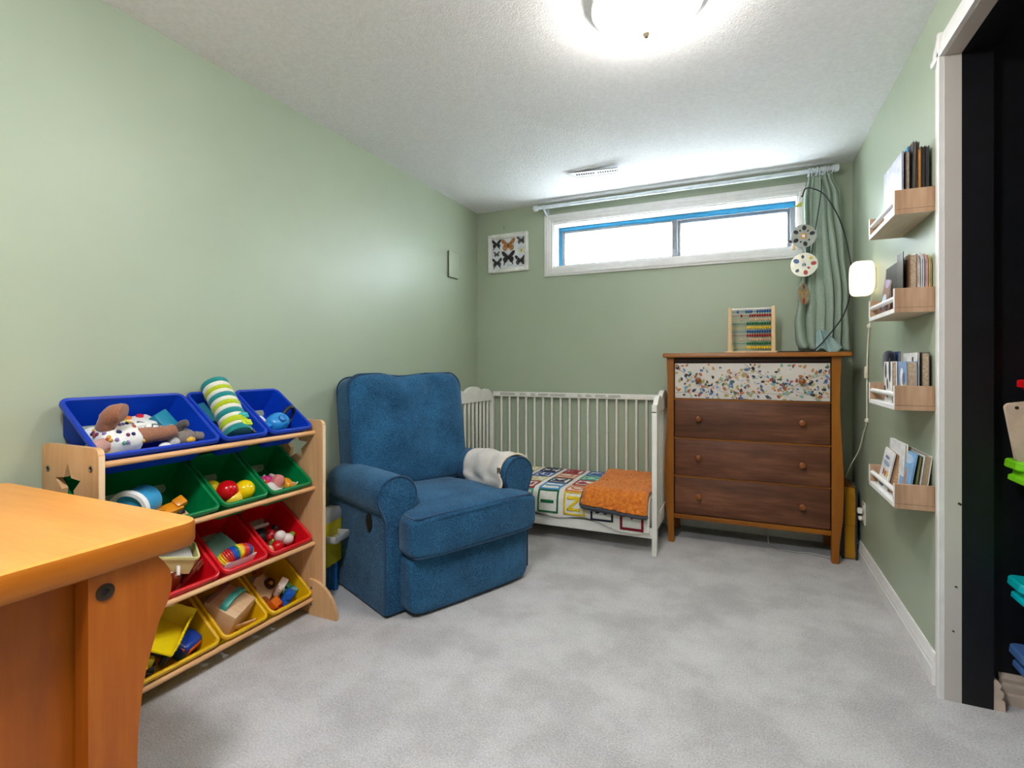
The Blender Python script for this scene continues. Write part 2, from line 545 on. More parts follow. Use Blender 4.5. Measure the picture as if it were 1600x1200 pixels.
# outside: ground and the white wall of the window well
struct(MB().span((-2.4, 3.95, 1.2), (1.4, 4.9, 1.6)).obj('ground_outside', P((190, 186, 178), 0.9, name='gravel'), smooth=0))
struct(MB().span((-2.4, 4.6, 1.6), (1.4, 4.7, 2.02)).obj('wall_window_well', P((225, 226, 228), 0.8, name='pale_concrete'), smooth=0))

# ------------------------------------------------------------------ fittings on walls and ceiling
def ceiling_lamp(loc, label, power=1.0):
    t = thing('ceiling_lamp', label, 'lamp', (loc[0], loc[1], ZC - 0.13))  # shared by the visible ceiling lamp and the added fill lamp
    MB().lathe([(0.0, 0.13), (0.172, 0.13), (0.176, 0.126), (0.176, 0.100), (0.16, 0.098), (0.0, 0.098)], 32).obj('ceiling_plate', M_WHITE, t)
    MB().lathe([(0.160, 0.099), (0.156, 0.082), (0.140, 0.056), (0.112, 0.034), (0.07, 0.019), (0.035, 0.014), (0.0, 0.013)], 40, caps=False).obj('glass_shade', glow('lit_glass', ((252, 246, 238) if power == 1 else (244, 247, 255)), LAMP_E * power), t)
    MB().lathe([(0.0, 0.018), (0.010, 0.017), (0.013, 0.012), (0.009, 0.005), (0.006, 0.0), (0.0, -0.001)], 16).obj('finial', P((120, 108, 92), 0.3, metal=0.8, name='bronze'), t)
    return t
ceiling_lamp((-0.29, 1.70, 0), 'round white glass ceiling lamp with a small bronze finial')
ceiling_lamp((-0.62, 0.12, 0), 'added unseen round glass fill lamp above the desk end of the room', 2.45)  # added fill lamp out of view, put in only to brighten the room

v = thing('ceiling_vent', 'white metal air vent hanging slightly loose from the ceiling', 'vent', (-0.82, 3.06, ZC - 0.022))
v.rotation_euler = (R_(-7), R_(3), R_(-1))
vp = MB()
vp.span((-0.165, -0.04, -0.004), (0.165, -0.022, 0.0), 0.001, 1).span((-0.165, 0.022, -0.004), (0.165, 0.04, 0.0), 0.001, 1)
vp.span((-0.165, -0.022, -0.004), (-0.135, 0.022, 0.0), 0.001, 1).span((0.135, -0.022, -0.004), (0.165, 0.022, 0.0), 0.001, 1)
vp.span((-0.004, -0.022, -0.004), (0.004, 0.022, 0.0))
vp.obj('face_plate', M_TRIM, v)
for i in range(18):
    x = -0.127 + i * 0.0149
    MB().box((x, 0, -0.001), (0.0055, 0.044, 0.0016), rot=(0, R_(30 if i < 9 else -30), 0)).obj('louvre', M_TRIM, v, smooth=0)
MB().span((-0.134, -0.022, 0.010), (0.134, 0.022, 0.012)).obj('duct', P((40, 40, 42), 0.7, name='duct_dark'), v, smooth=0)
for x in (-0.15, 0.15):
    MB().cyl((x, 0, -0.0045), (x, 0, -0.004), 0.004, n=10).obj('screw', M_METAL, v)

pl = thing('wall_plate', 'green painted blank cover plate standing proud of the left wall', 'wall plate', (XL, 3.19, 1.68))
MB().span((0.0, -0.062, 0.0), (0.012, 0.062, 0.185), 0.001, 1).obj('backing_box', P((98, 96, 72), 0.6, name='plate_edge'), pl)
MB().span((0.012, -0.066, 0.003), (0.017, 0.066, 0.190), 0.002, 2).obj('cover', M_WALL, pl)
for z, w_ in ((2.12, 'upper'), (2.105, 'lower')):
    one(MB().cyl((-1.68, YB - 0.001, z), (-1.68, YB, z), 0.0035, n=8), 'screw_hole', P((70, 70, 60), 0.8, name='hole'), w_ + ' of the two small screw holes in the wall above the butterfly frame', 'hole', group='holes above the butterfly frame')

# butterfly frame
fr = thing('butterfly_frame', 'white carved picture frame with eight mounted butterflies', 'picture frame', (-1.636, YB, 1.765))
fr.rotation_euler = (0, R_(-0.6), 0)
FW, FH = 0.168, 0.294
f = MB(); frame(f, -FW, FW, 0, FH, 0.026, -0.030, 0, 0.006); frame(f, -FW + 0.022, FW - 0.022, 0.022, FH - 0.022, 0.010, -0.024, 0, 0.003)
f.obj('frame', P((232, 232, 226), 0.4, name='carved_white'), fr)
bd = MB()
for i in range(26):
    for zz in (0.010, FH - 0.010):
        bd.ball((-FW + 0.012 + i * (2 * FW - 0.024) / 25, -0.030, zz), (0.005, 0.003, 0.004), 8, 6)
for i in range(22):
    for xx in (-FW + 0.010, FW - 0.010):
        bd.ball((xx, -0.030, 0.016 + i * (FH - 0.032) / 21), (0.004, 0.003, 0.005), 8, 6)
tag(bd.obj('carved_beading', P((238, 238, 232), 0.4, name='carved_white'), fr), kind='stuff')
MB().span((-FW + 0.02, -0.008, 0.02), (FW - 0.02, -0.002, FH - 0.02)).obj('backing_card', P((222, 226, 230), 0.7, name='white_card'), fr, smooth=0)
def wing(L, a, b, n=14, bul=1.0, tail=0.0):
    pts = []
    for i in range(n):
        t = 2 * PI * i / n
        r = 1 + 0.12 * math.cos(3 * t)
        x = (0.5 - 0.5 * math.cos(t)) * L
        y = b * math.sin(t) * (0.35 + 0.65 * (x / L)) * r
        pts.append((x * math.cos(a) - y * math.sin(a), x * math.sin(a) + y * math.cos(a)))
    return pts
BLK = P((38, 36, 38), 0.7, var=0.3, scale=120, name='wing_black')
BRN = P((176, 112, 48), 0.7, var=0.25, scale=90, name='wing_brown')
GRY = P((74, 70, 72), 0.7, var=0.4, scale=150, name='wing_grey')
CRM = P((220, 214, 170), 0.7, name='wing_cream')
PAL = P((180, 178, 170), 0.7, name='wing_spot')
def butterfly(x, z, s, ma, spots, tail, label):
    m = MB()
    for sg in (-1, 1):
        for L, a, b in ((1.0, R_(42), 0.36), (0.85, R_(-42), 0.34)):
            W_ = [(0, 0.02), (0.22, 0.42), (0.62, 0.80), (0.92, 0.86), (1.0, 0.74), (0.92, 0.44), (0.72, 0.16), (0.4, 0.0), (0.1, -0.06)] if a > 0 else [(0, 0), (0.3, 0.04), (0.66, 0.04), (0.80, -0.18), (0.78, -0.46), (0.58, -0.70), (0.36, -0.74), (0.16, -0.5), (0.04, -0.2)]
            pts = [(x + sg * px_ * s, z + pz_ * s) for px_, pz_ in W_]
            m.prism(pts, 'y', -0.0135, -0.0125)
        if tail:
            m.prism([(x + sg * s * 0.40, z - s * 0.5), (x + sg * s * 0.62, z - s * 0.5), (x + sg * s * 0.72, z - s * 1.05), (x + sg * s * 0.60, z - s * 1.08)], 'y', -0.0135, -0.0125)
        if spots:
            for k in range(5):
                aa = R_(-60 + k * 28)
                m.ball((x + sg * s * 0.68 * math.cos(aa), -0.0137, z + s * 0.62 * math.sin(aa)), (s * 0.07, 0.0006, s * 0.07), 8, 4, mat=1)
    m.ball((x, -0.0135, z), (s * 0.07, 0.002, s * 0.42), 8, 8, mat=2)
    o = m.obj('butterfly', [ma, PAL, BLK], fr, smooth=0)
    o['label'] = label
for args in ((-0.098, 0.222, 0.040, BLK, False, True, 'black butterfly with tails'), (-0.098, 0.145, 0.026, GRY, True, False, 'small grey butterfly'),
             (-0.095, 0.078, 0.042, BLK, True, True, 'black spotted butterfly'), (0.0, 0.205, 0.058, BRN, True, False, 'large brown butterfly'),
             (0.0, 0.115, 0.056, BLK, False, True, 'large black butterfly'), (0.108, 0.232, 0.036, GRY, True, False, 'dark grey butterfly'),
             (0.108, 0.155, 0.028, CRM, False, False, 'pale cream butterfly'), (0.100, 0.082, 0.046, BLK, True, False, 'black butterfly with white spots')):
    butterfly(*args)
MB().span((-0.012, -0.0095, 0.052), (0.03, -0.0085, 0.055)).span((0.088, -0.0095, 0.04), (0.118, -0.0085, 0.043)).obj('caption', P((120, 120, 118), 0.8, name='ink'), fr, smooth=0)
MB().cyl((0, -0.004, FH), (0, -0.004, FH + 0.008), 0.002, n=8).obj('hanger', M_DARKMETAL, fr)

# curtain rod
ROD = P((222, 230, 238), 0.3, 0.5, name='white_rod')
rd = thing('curtain_rod', 'long white curtain rod with knobbed ends under the ceiling', 'curtain rod', (-0.45, 3.485, 2.185))
MB().cyl((-0.92, 0, 0.012), (0.92, 0, 0.012), 0.013, n=16).obj('rod', ROD, rd)
for sg in (-1, 1):
    MB().lathe([(0.0, 0), (0.014, 0), (0.020, 0.006), (0.022, 0.018), (0.020, 0.032), (0.012, 0.038), (0.0, 0.039)], 20, Matrix.Translation((sg * 0.915, 0, 0.012)) @ Euler((0, sg * PI / 2, 0)).to_matrix().to_4x4()).obj('finial', ROD, rd)
    br = MB()
    br.tube([(sg * 0.87, 0.085, -0.045), (sg * 0.87, 0.06, -0.035), (sg * 0.87, 0.0, -0.004)], 0.007, 8)
    br.span((sg * 0.87 - 0.012, 0.078, -0.06), (sg * 0.87 + 0.012, 0.085, 0.02), 0.002)
    br.lathe([(0.014, -0.008), (0.018, -0.008), (0.018, 0.008), (0.014, 0.008)], 16, Matrix.Translation((sg * 0.87, 0, 0.012)) @ Euler((0, PI / 2, 0)).to_matrix().to_4x4(), caps=False)
    br.obj('bracket', ROD, rd)

# gathered curtain
CURT, nt, b = base_mat('sea_green_curtain')
vec = coords(nt)
wv = nt.nodes.new('ShaderNodeTexWave'); wv.wave_type = 'BANDS'; wv.bands_direction = 'Z'
wv.inputs['Scale'].default_value = 60; wv.inputs['Distortion'].default_value = 5; wv.inputs['Detail Scale'].default_value = 9
nt.links.new(vec, wv.inputs['Vector'])
nt.links.new(ramp(nt, wv.outputs[1], [(0.2, (142, 162, 150)), (0.8, (184, 198, 182))]), b.inputs['Base Color'])
b.inputs['Roughness'].default_value = 0.95
b.inputs['Specular IOR Level'].default_value = 0.15
bump(nt, b, wv.outputs[1], 0.35, 0.003)
cu = thing('curtain', 'sea green patterned curtain gathered to the right of the window', 'curtain', (0.42, 3.45, 1.13))
def lerp(tab, t):
    for (a, x), (b_, y) in zip(tab, tab[1:]):
        if t <= b_:
            k = (t - a) / (b_ - a)
            k = k * k * (3 - 2 * k)
            return x + (y - x) * k
    return tab[-1][1]
LEFT = [(0, 0.335), (0.12, 0.31), (0.45, 0.318), (0.72, 0.29), (0.86, 0.265), (0.95, 0.262), (1, 0.275)]
RIGHT = [(0, 0.462), (0.12, 0.505), (0.45, 0.518), (0.72, 0.545), (0.9, 0.562), (1, 0.568)]
def curtf(u, v):
    xl, xr = lerp(LEFT, v), lerp(RIGHT, v)
    ph = u * 2 * PI * 6.5
    amp = 0.030 * (0.45 + 0.8 * v) * (0.6 + 0.4 * math.sin(u * 9 + 1))
    x = xl + (xr - xl) * (u + 0.028 * math.sin(ph + 1.2) * min(1, v * 4)) + 0.012 * math.sin(v * 7 + u * 5) * v
    y = 3.462 + amp * math.sin(ph + 1.6 * math.sin(v * 3.0 + u * 3)) + 0.012 * noise.noise((u * 6, v * 5, 3))
    bot = 1.136 + 0.018 * max(0, math.sin(u * 7.5 + 0.4)) - (0.035 if u > 0.86 else 0) * (u - 0.86) / 0.14
    z = 2.160 + (bot - 2.160) * v
    return (x - 0.42, y - 3.45, z - 1.13)
cl = MB().grid(curtf, 150, 60).obj('cloth', CURT, cu, smooth=80)
cl.modifiers.new('t', 'SOLIDIFY').thickness = 0.0025
def lining(u, v):
    x = 0.375 + 0.13 * u * (0.30 + 0.70 * v)
    z = 1.255 - 0.125 * v + 0.02 * math.sin(u * 8) * v
    return (x - 0.42, 3.408 - 0.018 * v + 0.012 * math.sin(u * 11 + v * 2) - 3.45, z - 1.13)
ln = MB().grid(lining, 30, 12).obj('turned_hem', P((158, 186, 186), 0.9, name='pale_lining'), cu, smooth=80)
ln.modifiers.new('t', 'SOLIDIFY').thickness = 0.002
for i in range(10):
    x = 0.336 + i * 0.0135 + (0.008 if i % 3 == 0 else 0)
    m = MB().tube([(x - 0.42 + 0.003 * math.sin(a_), 0.035 + 0.021 * math.cos(a_), 1.061 + 0.024 * math.sin(a_)) for a_ in [2 * PI * k / 16 for k in range(16)]], 0.0026, 6, closed=True)
    m.tube([(x - 0.42, 0.035, 1.038), (x - 0.42, 0.035, 1.022)], 0.002, 6)
    m.obj('ring', ROD, cu)
# ------------------------------------------------------------------ more shape helpers
def part(mb, name, mats, root, smooth=38):
    """mesh given in room coordinates, stored relative to its (unturned) thing"""
    l = root.location
    p = root
    while p.parent is not None:
        p = p.parent
        l = l + p.location
    mb.v = [(a - l.x, b - l.y, c - l.z) for a, b, c in mb.v]
    return mb.obj(name, mats, root, smooth)
def slab(mb, x0, x1, y0, y1, r, layers, n=6, mat=0):
    """rounded-rectangle plate built from (inset, z) layers, closed at both ends"""
    V, F, k = [], [], 0
    for ins, z in layers:
        rr = max(r - ins, 0.0008)
        L = rrect(x0 + ins, x1 - ins, y0 + ins, y1 - ins, rr, n)
        k = len(L)
        V += [(a, b, z) for a, b in L]
    for i in range(len(layers) - 1):
        for q in range(k):
            F.append([i * k + q, i * k + (q + 1) % k, (i + 1) * k + (q + 1) % k, (i + 1) * k + q])
    F.append(list(range(k)))
    F.append(list(range((len(layers) - 1) * k, len(layers) * k)))
    return mb.add(V, F, mat)
def loft(mb, stations, n=28, axis='x', mat=0, fn=None):
    """superellipse rings (t, c1, c2, h1, h2, power) strung along an axis"""
    V, F = [], []
    for t, c1, c2, h1, h2, k in stations:
        for j in range(n):
            a = 2 * PI * j / n
            ca, sa = math.cos(a), math.sin(a)
            p = c1 + h1 * math.copysign(abs(ca) ** (2 / k), ca)
            q = c2 + h2 * math.copysign(abs(sa) ** (2 / k), sa)
            v = {'x': (t, p, q), 'y': (p, t, q), 'z': (p, q, t)}[axis]
            V.append(fn(v) if fn else v)
    for i in range(len(stations) - 1):
        for j in range(n):
            F.append([i * n + j, i * n + (j + 1) % n, (i + 1) * n + (j + 1) % n, (i + 1) * n + j])
    F.append(list(range(n)))
    F.append(list(range((len(stations) - 1) * n, len(stations) * n)))
    return mb.add(V, F, mat)

# ------------------------------------------------------------------ pine desk in the foreground
PINE_TOP = wood('desk_top_pine', (218, 140, 60), (236, 160, 76), (244, 176, 94), 'x', 0.33, 0.7, bmp=0.05)
PINE = wood('desk_pine', (160, 78, 8), (180, 92, 12), (198, 112, 24), 'z', 0.36, 0.8, bmp=0.05)
dk = thing('desk', 'honey coloured pine desk with a thick rounded top', 'desk', (-1.48, 0.12, 0))
tp_ = slab(MB(), -1.905, -1.062, -0.52, 0.740, 0.045, [(0.010, 0.668), (0.003, 0.672), (0, 0.680), (0, 0.712), (0.003, 0.720), (0.009, 0.724)])
kq = (len(tp_.f) - 2) // 5
tp_.m = [1] * (4 * kq) + [0] * kq + [1, 0]
part(tp_, 'desk_top', [PINE_TOP, wood('desk_edge_pine', (158, 84, 12), (178, 98, 18), (194, 114, 30), 'y', 0.36, 0.8, bmp=0.05)], dk, 30)
LEGP = [(0.650, 0.668), (0.663, 0.652), (0.674, 0.634), (0.679, 0.612), (0.677, 0.590), (0.670, 0.568), (0.6525, 0.534), (0.640, 0.491), (0.629, 0.452), (0.622, 0.416), (0.615, 0.350), (0.612, 0.28), (0.615, 0.2), (0.627, 0.13), (0.648, 0.06), (0.665, 0.03), (0.668, 0.0)]
def leg_poly(sg):
    back = [(0.53, 0.0), (0.53, 0.668)]
    pts = LEGP + back
    return pts if sg > 0 else [(0.222 - y, z) for y, z in pts]
for sg in (1, -1):
    for xa, xb in ((-1.118, -1.076), (-1.875, -1.833)):
        part(MB().prism(leg_poly(sg), 'x', xa, xb), 'leg', PINE, dk, 35)
for xa, xb in ((-1.150, -1.128), (-1.822, -1.800)):
    part(MB().span((xa, -0.38, 0.10), (xb, 0.60, 0.668)), 'side_panel', PINE, dk)
part(MB().span((-1.80, 0.56, 0.30), (-1.15, 0.58, 0.668)), 'back_panel', PINE, dk)
for y in (0.557, -0.335):
    bt = MB()
    bt.lathe([(0.0155, 0.0), (0.0155, 0.002), (0.013, 0.0035), (0.007, 0.003), (0.006, 0.0)], 24, Matrix.Translation((-1.0765, y, 0.633)) @ Euler((0, PI / 2, 0)).to_matrix().to_4x4(), caps=False)
    bt.lathe([(0.0, 0.0012), (0.0065, 0.0012)], 16, Matrix.Translation((-1.0765, y, 0.633)) @ Euler((0, PI / 2, 0)).to_matrix().to_4x4(), caps=False, mat=1)
    part(bt, 'bolt', [P((72, 58, 46), 0.35, metal=0.7, name='bronze_bolt'), P((20, 18, 16), 0.6, name='bolt_socket')], dk)

# ------------------------------------------------------------------ toy rack
RY0, RY1 = 0.820, 1.660
rk = thing('toy_rack', 'maple toy storage rack with star cut-outs holding four rows of bins', 'rack', (-1.77, 1.25, 0))
SX, SZ, SR = -1.768, 0.705, 0.068
def half_panel(side):
    x0, x1, zt, r = -1.905, -1.616, 0.822, 0.022
    star = []
    for i in range(11):
        a = R_(90 - 36 * i) if side > 0 else R_(90 + 36 * i)
        rad = SR if i % 2 == 0 else SR * 0.46
        if i > 5: break
        star.append((SX + rad * math.cos(a), SZ + rad * math.sin(a)))
    xs = x1 if side > 0 else x0
    corner = []
    for i in range(6):
        a = R_(90 - 18 * i)
        corner.append((xs - side * r + side * r * math.cos(a), zt - r + r * math.sin(a)))
    out = [(SX, zt)] + corner + [(xs, 0.0), (SX, 0.0)]
    return out + star[::-1]
for y0, y1 in ((RY0, RY0 + 0.016), (RY1 - 0.016, RY1)):
    m = MB()
    for sd in (-1, 1):
        m.prism(half_panel(sd), 'y', y0, y1)
    pn = part(m, 'side_panel', [M_MAPLE], rk, 0)
    eg = MB().span((-1.616, y0 + 0.0005, 0.0), (-1.6145, y1 - 0.0005, 0.80))
    part(eg, 'edge_band', M_MAPLE_EDGE, pn)
    for (x, z) in ((-1.872, 0.748), (-1.652, 0.764)):
        yy = y0 if y0 < 1 else y1
        M = Matrix.Translation((x, yy, z)) @ Euler((PI / 2, 0, 0)).to_matrix().to_4x4()
        part(MB().lathe([(0.010, 0), (0.010, 0.001), (0.006, 0.0015), (0.005, 0.0), (0, 0.0)], 16, M, caps=False), 'screw', M_METAL, pn)
for y0, y1 in ((RY0 - 0.012, RY0), (RY1 - 0.030, RY1 - 0.016)):
    q = [(-1.68, 0.0), (-1.53, 0.0)] + [(-1.68 + 0.15 * math.cos(R_(9 * i)), 0.15 * math.sin(R_(9 * i))) for i in range(1, 11)]
    ft = part(MB().prism(q, 'y', y0, y1), 'foot', [M_MAPLE], rk, 30)
    for z in (0.045, 0.115):
        part(MB().ball((-1.664, y0, z), (0.006, 0.003, 0.006), 10, 6), 'screw', M_METAL, ft)
ROWZ = [0.790, 0.555, 0.320, 0.087]
TILT = R_(36)
BX, BD, BH = -1.656, 0.276, 0.122
for z in ROWZ:
    part(MB().cyl((-1.666, RY0 + 0.01, z - 0.022), (-1.666, RY1 - 0.01, z - 0.022), 0.0095, n=14), 'rod', M_DOWEL, rk)
    lx_, lz_ = -0.135, -0.020
    xb = BX - BD / 2 * math.cos(TILT) + lx_ * math.cos(TILT) + lz_ * math.sin(TILT)
    zb = z + BD / 2 * math.sin(TILT) - lx_ * math.sin(TILT) + lz_ * math.cos(TILT)
    inset = 0.06 if z == ROWZ[0] else 0.01
    part(MB().cyl((xb, RY0 + inset, zb), (xb, RY1 - inset, zb), 0.007, n=12), 'rod', M_DOWEL, rk)

COLS = [(0.841, 1.222), (1.226, 1.420), (1.424, 1.640)]
def binM(row, col):
    y0, y1 = COLS[col]
    c = Vector((BX - BD / 2 * math.cos(TILT), (y0 + y1) / 2, ROWZ[row] + BD / 2 * math.sin(TILT)))
    return Matrix.Translation(c) @ Matrix.Rotation(TILT, 4, 'Y')
BINC = [((6, 56, 176), 'blue'), ((0, 122, 62), 'green'), ((214, 14, 26), 'red'), ((226, 176, 8), 'yellow')]
BINL = [['wide blue plastic bin with plush toys in the top row', 'blue plastic bin with the striped caterpillar in the top row', 'blue plastic bin with the round blue toy at the far end'],
        ['wide green plastic bin partly hidden behind the desk top', 'green plastic bin holding the red and yellow balls', 'green plastic bin holding small animal figures'],
        ['wide red plastic bin with the cream tub, next to the desk', 'red plastic bin holding the rainbow coil', 'red plastic bin with wooden eggs and a red ball'],
        ['wide yellow plastic bin holding the dump truck', 'yellow plastic bin holding the wooden box with a teal handle', 'yellow plastic bin holding loose building blocks']]
def bin_loops(hw, hd, prof, rad=0.020):
    V, F, k = [], [], 0
    for off, z, tx, ty in prof:
        # tx: extra inward draw at the front, ty at the ends
        L = rrect(-hd - off + tx * 0.6, hd + off - tx, -hw - off + ty, hw + off - ty, max(rad + off, 0.004), 5)
        k = len(L)
        V += [(a, b, z) for a, b in L]
    for i in range(len(prof) - 1):
        for q in range(k):
            F.append([i * k + q, i * k + (q + 1) % k, (i + 1) * k + (q + 1) % k, (i + 1) * k + q])
    return V, F, k
for r in range(4):
    col_, cn = BINC[r]
    mat = P(col_, 0.35, 0.45, var=0.05, scale=9, name=cn + '_plastic')
    for c in range(3):
        hw = (COLS[c][1] - COLS[c][0]) / 2 - 0.010
        hd = BD / 2 - 0.010
        t = tag(bpy.data.objects.new('toy_bin', None), BINL[r][c], 'bin', cn + ' bins of the toy rack')
        link(t)
        t.matrix_world = binM(r, c)
        prof = [(-0.004, -0.002, 0, 0), (-0.004, -0.03, 0.007, 0.005), (-0.004, -BH + 0.012, 0.030, 0.022), (-0.012, -BH + 0.003, 0.034, 0.026),
                (-0.012, -BH, 0.034, 0.026), (-0.001, -BH + 0.010, 0.030, 0.022), (-0.001, -0.03, 0.007, 0.005), (-0.001, -0.002, 0, 0)]
        V, F, k = bin_loops(hw, hd, prof)
        F = [f_ for i_, f_ in enumerate(F) if i_ // k != 3]
        F.append(list(range(3 * k, 4 * k)))
        F.append(list(range(4 * k, 5 * k)))
        F += [[7 * k + q, 7 * k + (q + 1) % k, (q + 1) % k, q] for q in range(k)]
        MB().add(V, F).obj('shell', P(col_, 0.5, 0.08, var=0.05, scale=9, name=cn + '_plastic_wall'), t)
        prof = [(-0.004, -0.003, 0, 0), (0.0045, -0.010, 0, 0), (0.009, -0.008, 0, 0), (0.0095, -0.002, 0, 0), (0.007, 0.0035, 0, 0), (0.002, 0.005, 0, 0), (-0.0035, 0.002, 0, 0)]
        V, F, k = bin_loops(hw, hd, prof)
        e = len(prof) - 1
        F += [[e * k + q, e * k + (q + 1) % k, (q + 1) % k, q] for q in range(k)]
        MB().add(V, F).obj('rim', mat, t)

# ------------------------------------------------------------------ recliner armchair
DENIM = fabric('blue_chenille', (18, 54, 84), (52, 110, 150), wscale=230, bmp=0.7, sheen=0.12, blotch=6)
PIPING = fabric('blue_piping', (18, 48, 74), (38, 80, 114), wscale=300, bmp=0.4)
CH = thing('armchair', 'blue upholstered recliner armchair with rolled arms', 'armchair', (-1.105, 2.052, 0), R_(-23.9))
def side_prof():
    return [(-0.105, 0.012), (-0.105, 0.47), (-0.66, 0.47), (-0.675, 0.36), (-0.66, 0.20), (-0.61, 0.08), (-0.55, 0.012)]
AY = 0.340
for sg in (-1, 1):
    m = MB()
    m.prism(side_prof(), 'y', sg * (AY - 0.055), sg * (AY + 0.062))
    m.obj('side_panel', DENIM, CH, 30)
    st = []
    for i in range(15):
        t = i / 14
        x = -0.675 + 0.575 * t
        b_ = 1 + 0.05 * math.sin(PI * t) + 0.03 * t
        e = 0.55 if i == 0 else (0.85 if i == 1 else 1)
        st.append((x, sg * (AY + 0.006), 0.487 + 0.012 * t, 0.090 * b_ * e, 0.084 * b_ * e, 2.3))
    st.append((-0.094, sg * (AY + 0.006), 0.499, 0.088, 0.084, 2.3))
    arm = loft(MB(), st, 32, 'x', fn=lambda v: (v[0], v[1], v[2] + 0.003 * noise.noise((v[0] * 9, v[1] * 9, 1)))).obj('arm', DENIM, CH, 45)
    # flat front of the arm: round head over a straight stem
    pl_ = [(sg * AY + 0.006 * sg + 0.091 * math.cos(R_(a)), 0.499 + 0.087 * math.sin(R_(a))) for a in range(-35, 216, 10)]
    pl_ += [(sg * AY - 0.060, 0.40), (sg * AY - 0.060, 0.015), (sg * AY + 0.062, 0.015), (sg * AY + 0.062, 0.40)]
    MB().prism(pl_, 'x', -0.11, -0.090).obj('arm_front', DENIM, CH, 30)
    cord = [(-0.090, sg * AY + 0.006 * sg + 0.091 * math.cos(R_(a)), 0.499 + 0.087 * math.sin(R_(a))) for a in range(-35, 216, 8)]
    cord = [(-0.09, sg * AY + 0.064, 0.02), (-0.09, sg * AY + 0.064, 0.40)] + cord + [(-0.09, sg * AY - 0.062, 0.40), (-0.09, sg * AY - 0.062, 0.02)]
    MB().tube(cord, 0.0045, 6).obj('piping', PIPING, arm)
# body under the seat, footrest, seat cushion
MB().span((-0.60, -0.29, 0.03), (-0.12, 0.29, 0.30), 0.02).obj('base', DENIM, CH)
def footf(q):
    return (q.x + 0.010 * math.cos(q.y * 4), q.y, q.z)
MB().sq((-0.062, 0, 0.138), (0.058, 0.332, 0.126), 9, 16, footf).obj('footrest', DENIM, CH, 70)
st = []
for x, w, h in ((-0.60, 0.20, 0.05), (-0.59, 0.243, 0.08), (-0.56, 0.250, 0.088), (-0.40, 0.252, 0.094), (-0.28, 0.254, 0.097), (-0.18, 0.256, 0.097), (-0.125, 0.258, 0.096), (-0.105, 0.275, 0.095),
                (-0.088, 0.335, 0.093), (-0.070, 0.350, 0.092), (-0.02, 0.352, 0.091), (0.012, 0.351, 0.089), (0.026, 0.348, 0.086), (0.034, 0.340, 0.078), (0.037, 0.33, 0.066)):
    st.append((x, 0, 0.345, w, h, 7))
def seatf(v):
    x, y, z = v
    up = 1 if z > 0.345 else 0.2
    crown = 0.022 * max(0, 1 - (y / 0.33) ** 2) * max(0, 1 - ((x + 0.26) / 0.40) ** 2) * up
    return (x + 0.012 * (1 - (y / 0.35) ** 2) * (x > -0.05), y, z + crown + 0.004 * noise.noise((x * 7, y * 7, 4)))
seat = loft(MB(), st, 72, 'x', fn=seatf).obj('seat_cushion', DENIM, CH, 60)
for sz in (1, -1):
    zz = 0.345 + sz * 0.078
    pts = [(-0.085, -0.312, zz), (-0.075, -0.325, zz), (-0.02, -0.331, zz), (0.018, -0.329, zz)]
    pts += [(0.031 + 0.010 * (1 - (y / 0.35) ** 2), y, 0.345 + sz * (0.0835 - 0.005 * (y / 0.315) ** 8) + (0.003 if sz > 0 else 0)) for y in [-0.315 + 0.0315 * i for i in range(21)]]
    pts += [(0.018, 0.329, zz), (-0.02, 0.331, zz), (-0.075, 0.325, zz), (-0.085, 0.312, zz)]
    MB().tube(pts, 0.0048, 6).obj('piping', PIPING, seat)
# back cushion, leaning
def backf(q):
    x, y, z = q
    # soft front, gathered top seam
    if x > 0:
        x += 0.020 * max(0, 1 - (y / 0.33) ** 2) * max(0, 1 - (z / 0.30) ** 2)
        x += 0.022 * noise.noise((y * 5, z * 7, 2)) * max(0, 1 - (y / 0.34) ** 4)
        x += 0.009 * math.sin(y * 60 + z * 12 + 2 * math.sin(y * 17)) * max(0, (z - 0.10) / 0.19) * max(0, 1 - (y / 0.3) ** 2)
        x -= 0.014 * math.exp(-((z + 0.06 - 0.14 * y) / 0.028) ** 2) * math.exp(-((y - 0.1) / 0.16) ** 2)
    z += -0.014 * math.exp(-((y + 0.03) / 0.10) ** 2) * (z > 0.2) + 0.006 * noise.noise((y * 9, 3, 1)) * (z > 0.2)
    return (x, y, z)
BM = Matrix.Translation((-0.612, -0.008, 0.715)) @ Matrix.Rotation(R_(-8), 4, 'Y')
bk = MB().sq((0, 0, 0), (0.092, 0.345, 0.294), 7, 30, backf)
bk.v = [tuple(BM @ Vector(p)) for p in bk.v]
back = bk.obj('back_cushion', DENIM, CH, 75)
for xo in (0.064, -0.064):
    loop = rrect(-0.337, 0.337, -0.286, 0.286, 0.075, 6)
    pts = []
    for i in range(len(loop)):
        a, b2 = Vector(loop[i]), Vector(loop[(i + 1) % len(loop)])
        k = max(1, int((b2 - a).length / 0.05))
        for j in range(k):
            p = a.lerp(b2, j / k)
            q = Vector(backf(Vector((-0.001, p.x, p.y))))
            pts.append(BM @ Vector((xo + 0.006 * math.sin(p.x * 14), p.x * 1.012, q.z * 1.012)))
    MB().tube(pts, 0.0048, 6, closed=True).obj('piping', PIPING, back)
RCP = Matrix.Translation((-0.235, -(AY + 0.0625), 0.372)) @ Euler((PI / 2, 0, 0)).to_matrix().to_4x4() @ Matrix.Diagonal((1, 1.35, 1, 1))
rc = MB().lathe([(0.030, 0.0), (0.030, 0.003), (0.026, 0.004), (0.024, 0.001), (0.0, 0.001)], 24, RCP, caps=False)
rc.obj('recline_handle_cup', P((14, 14, 16), 0.5, name='black_plastic'), CH)
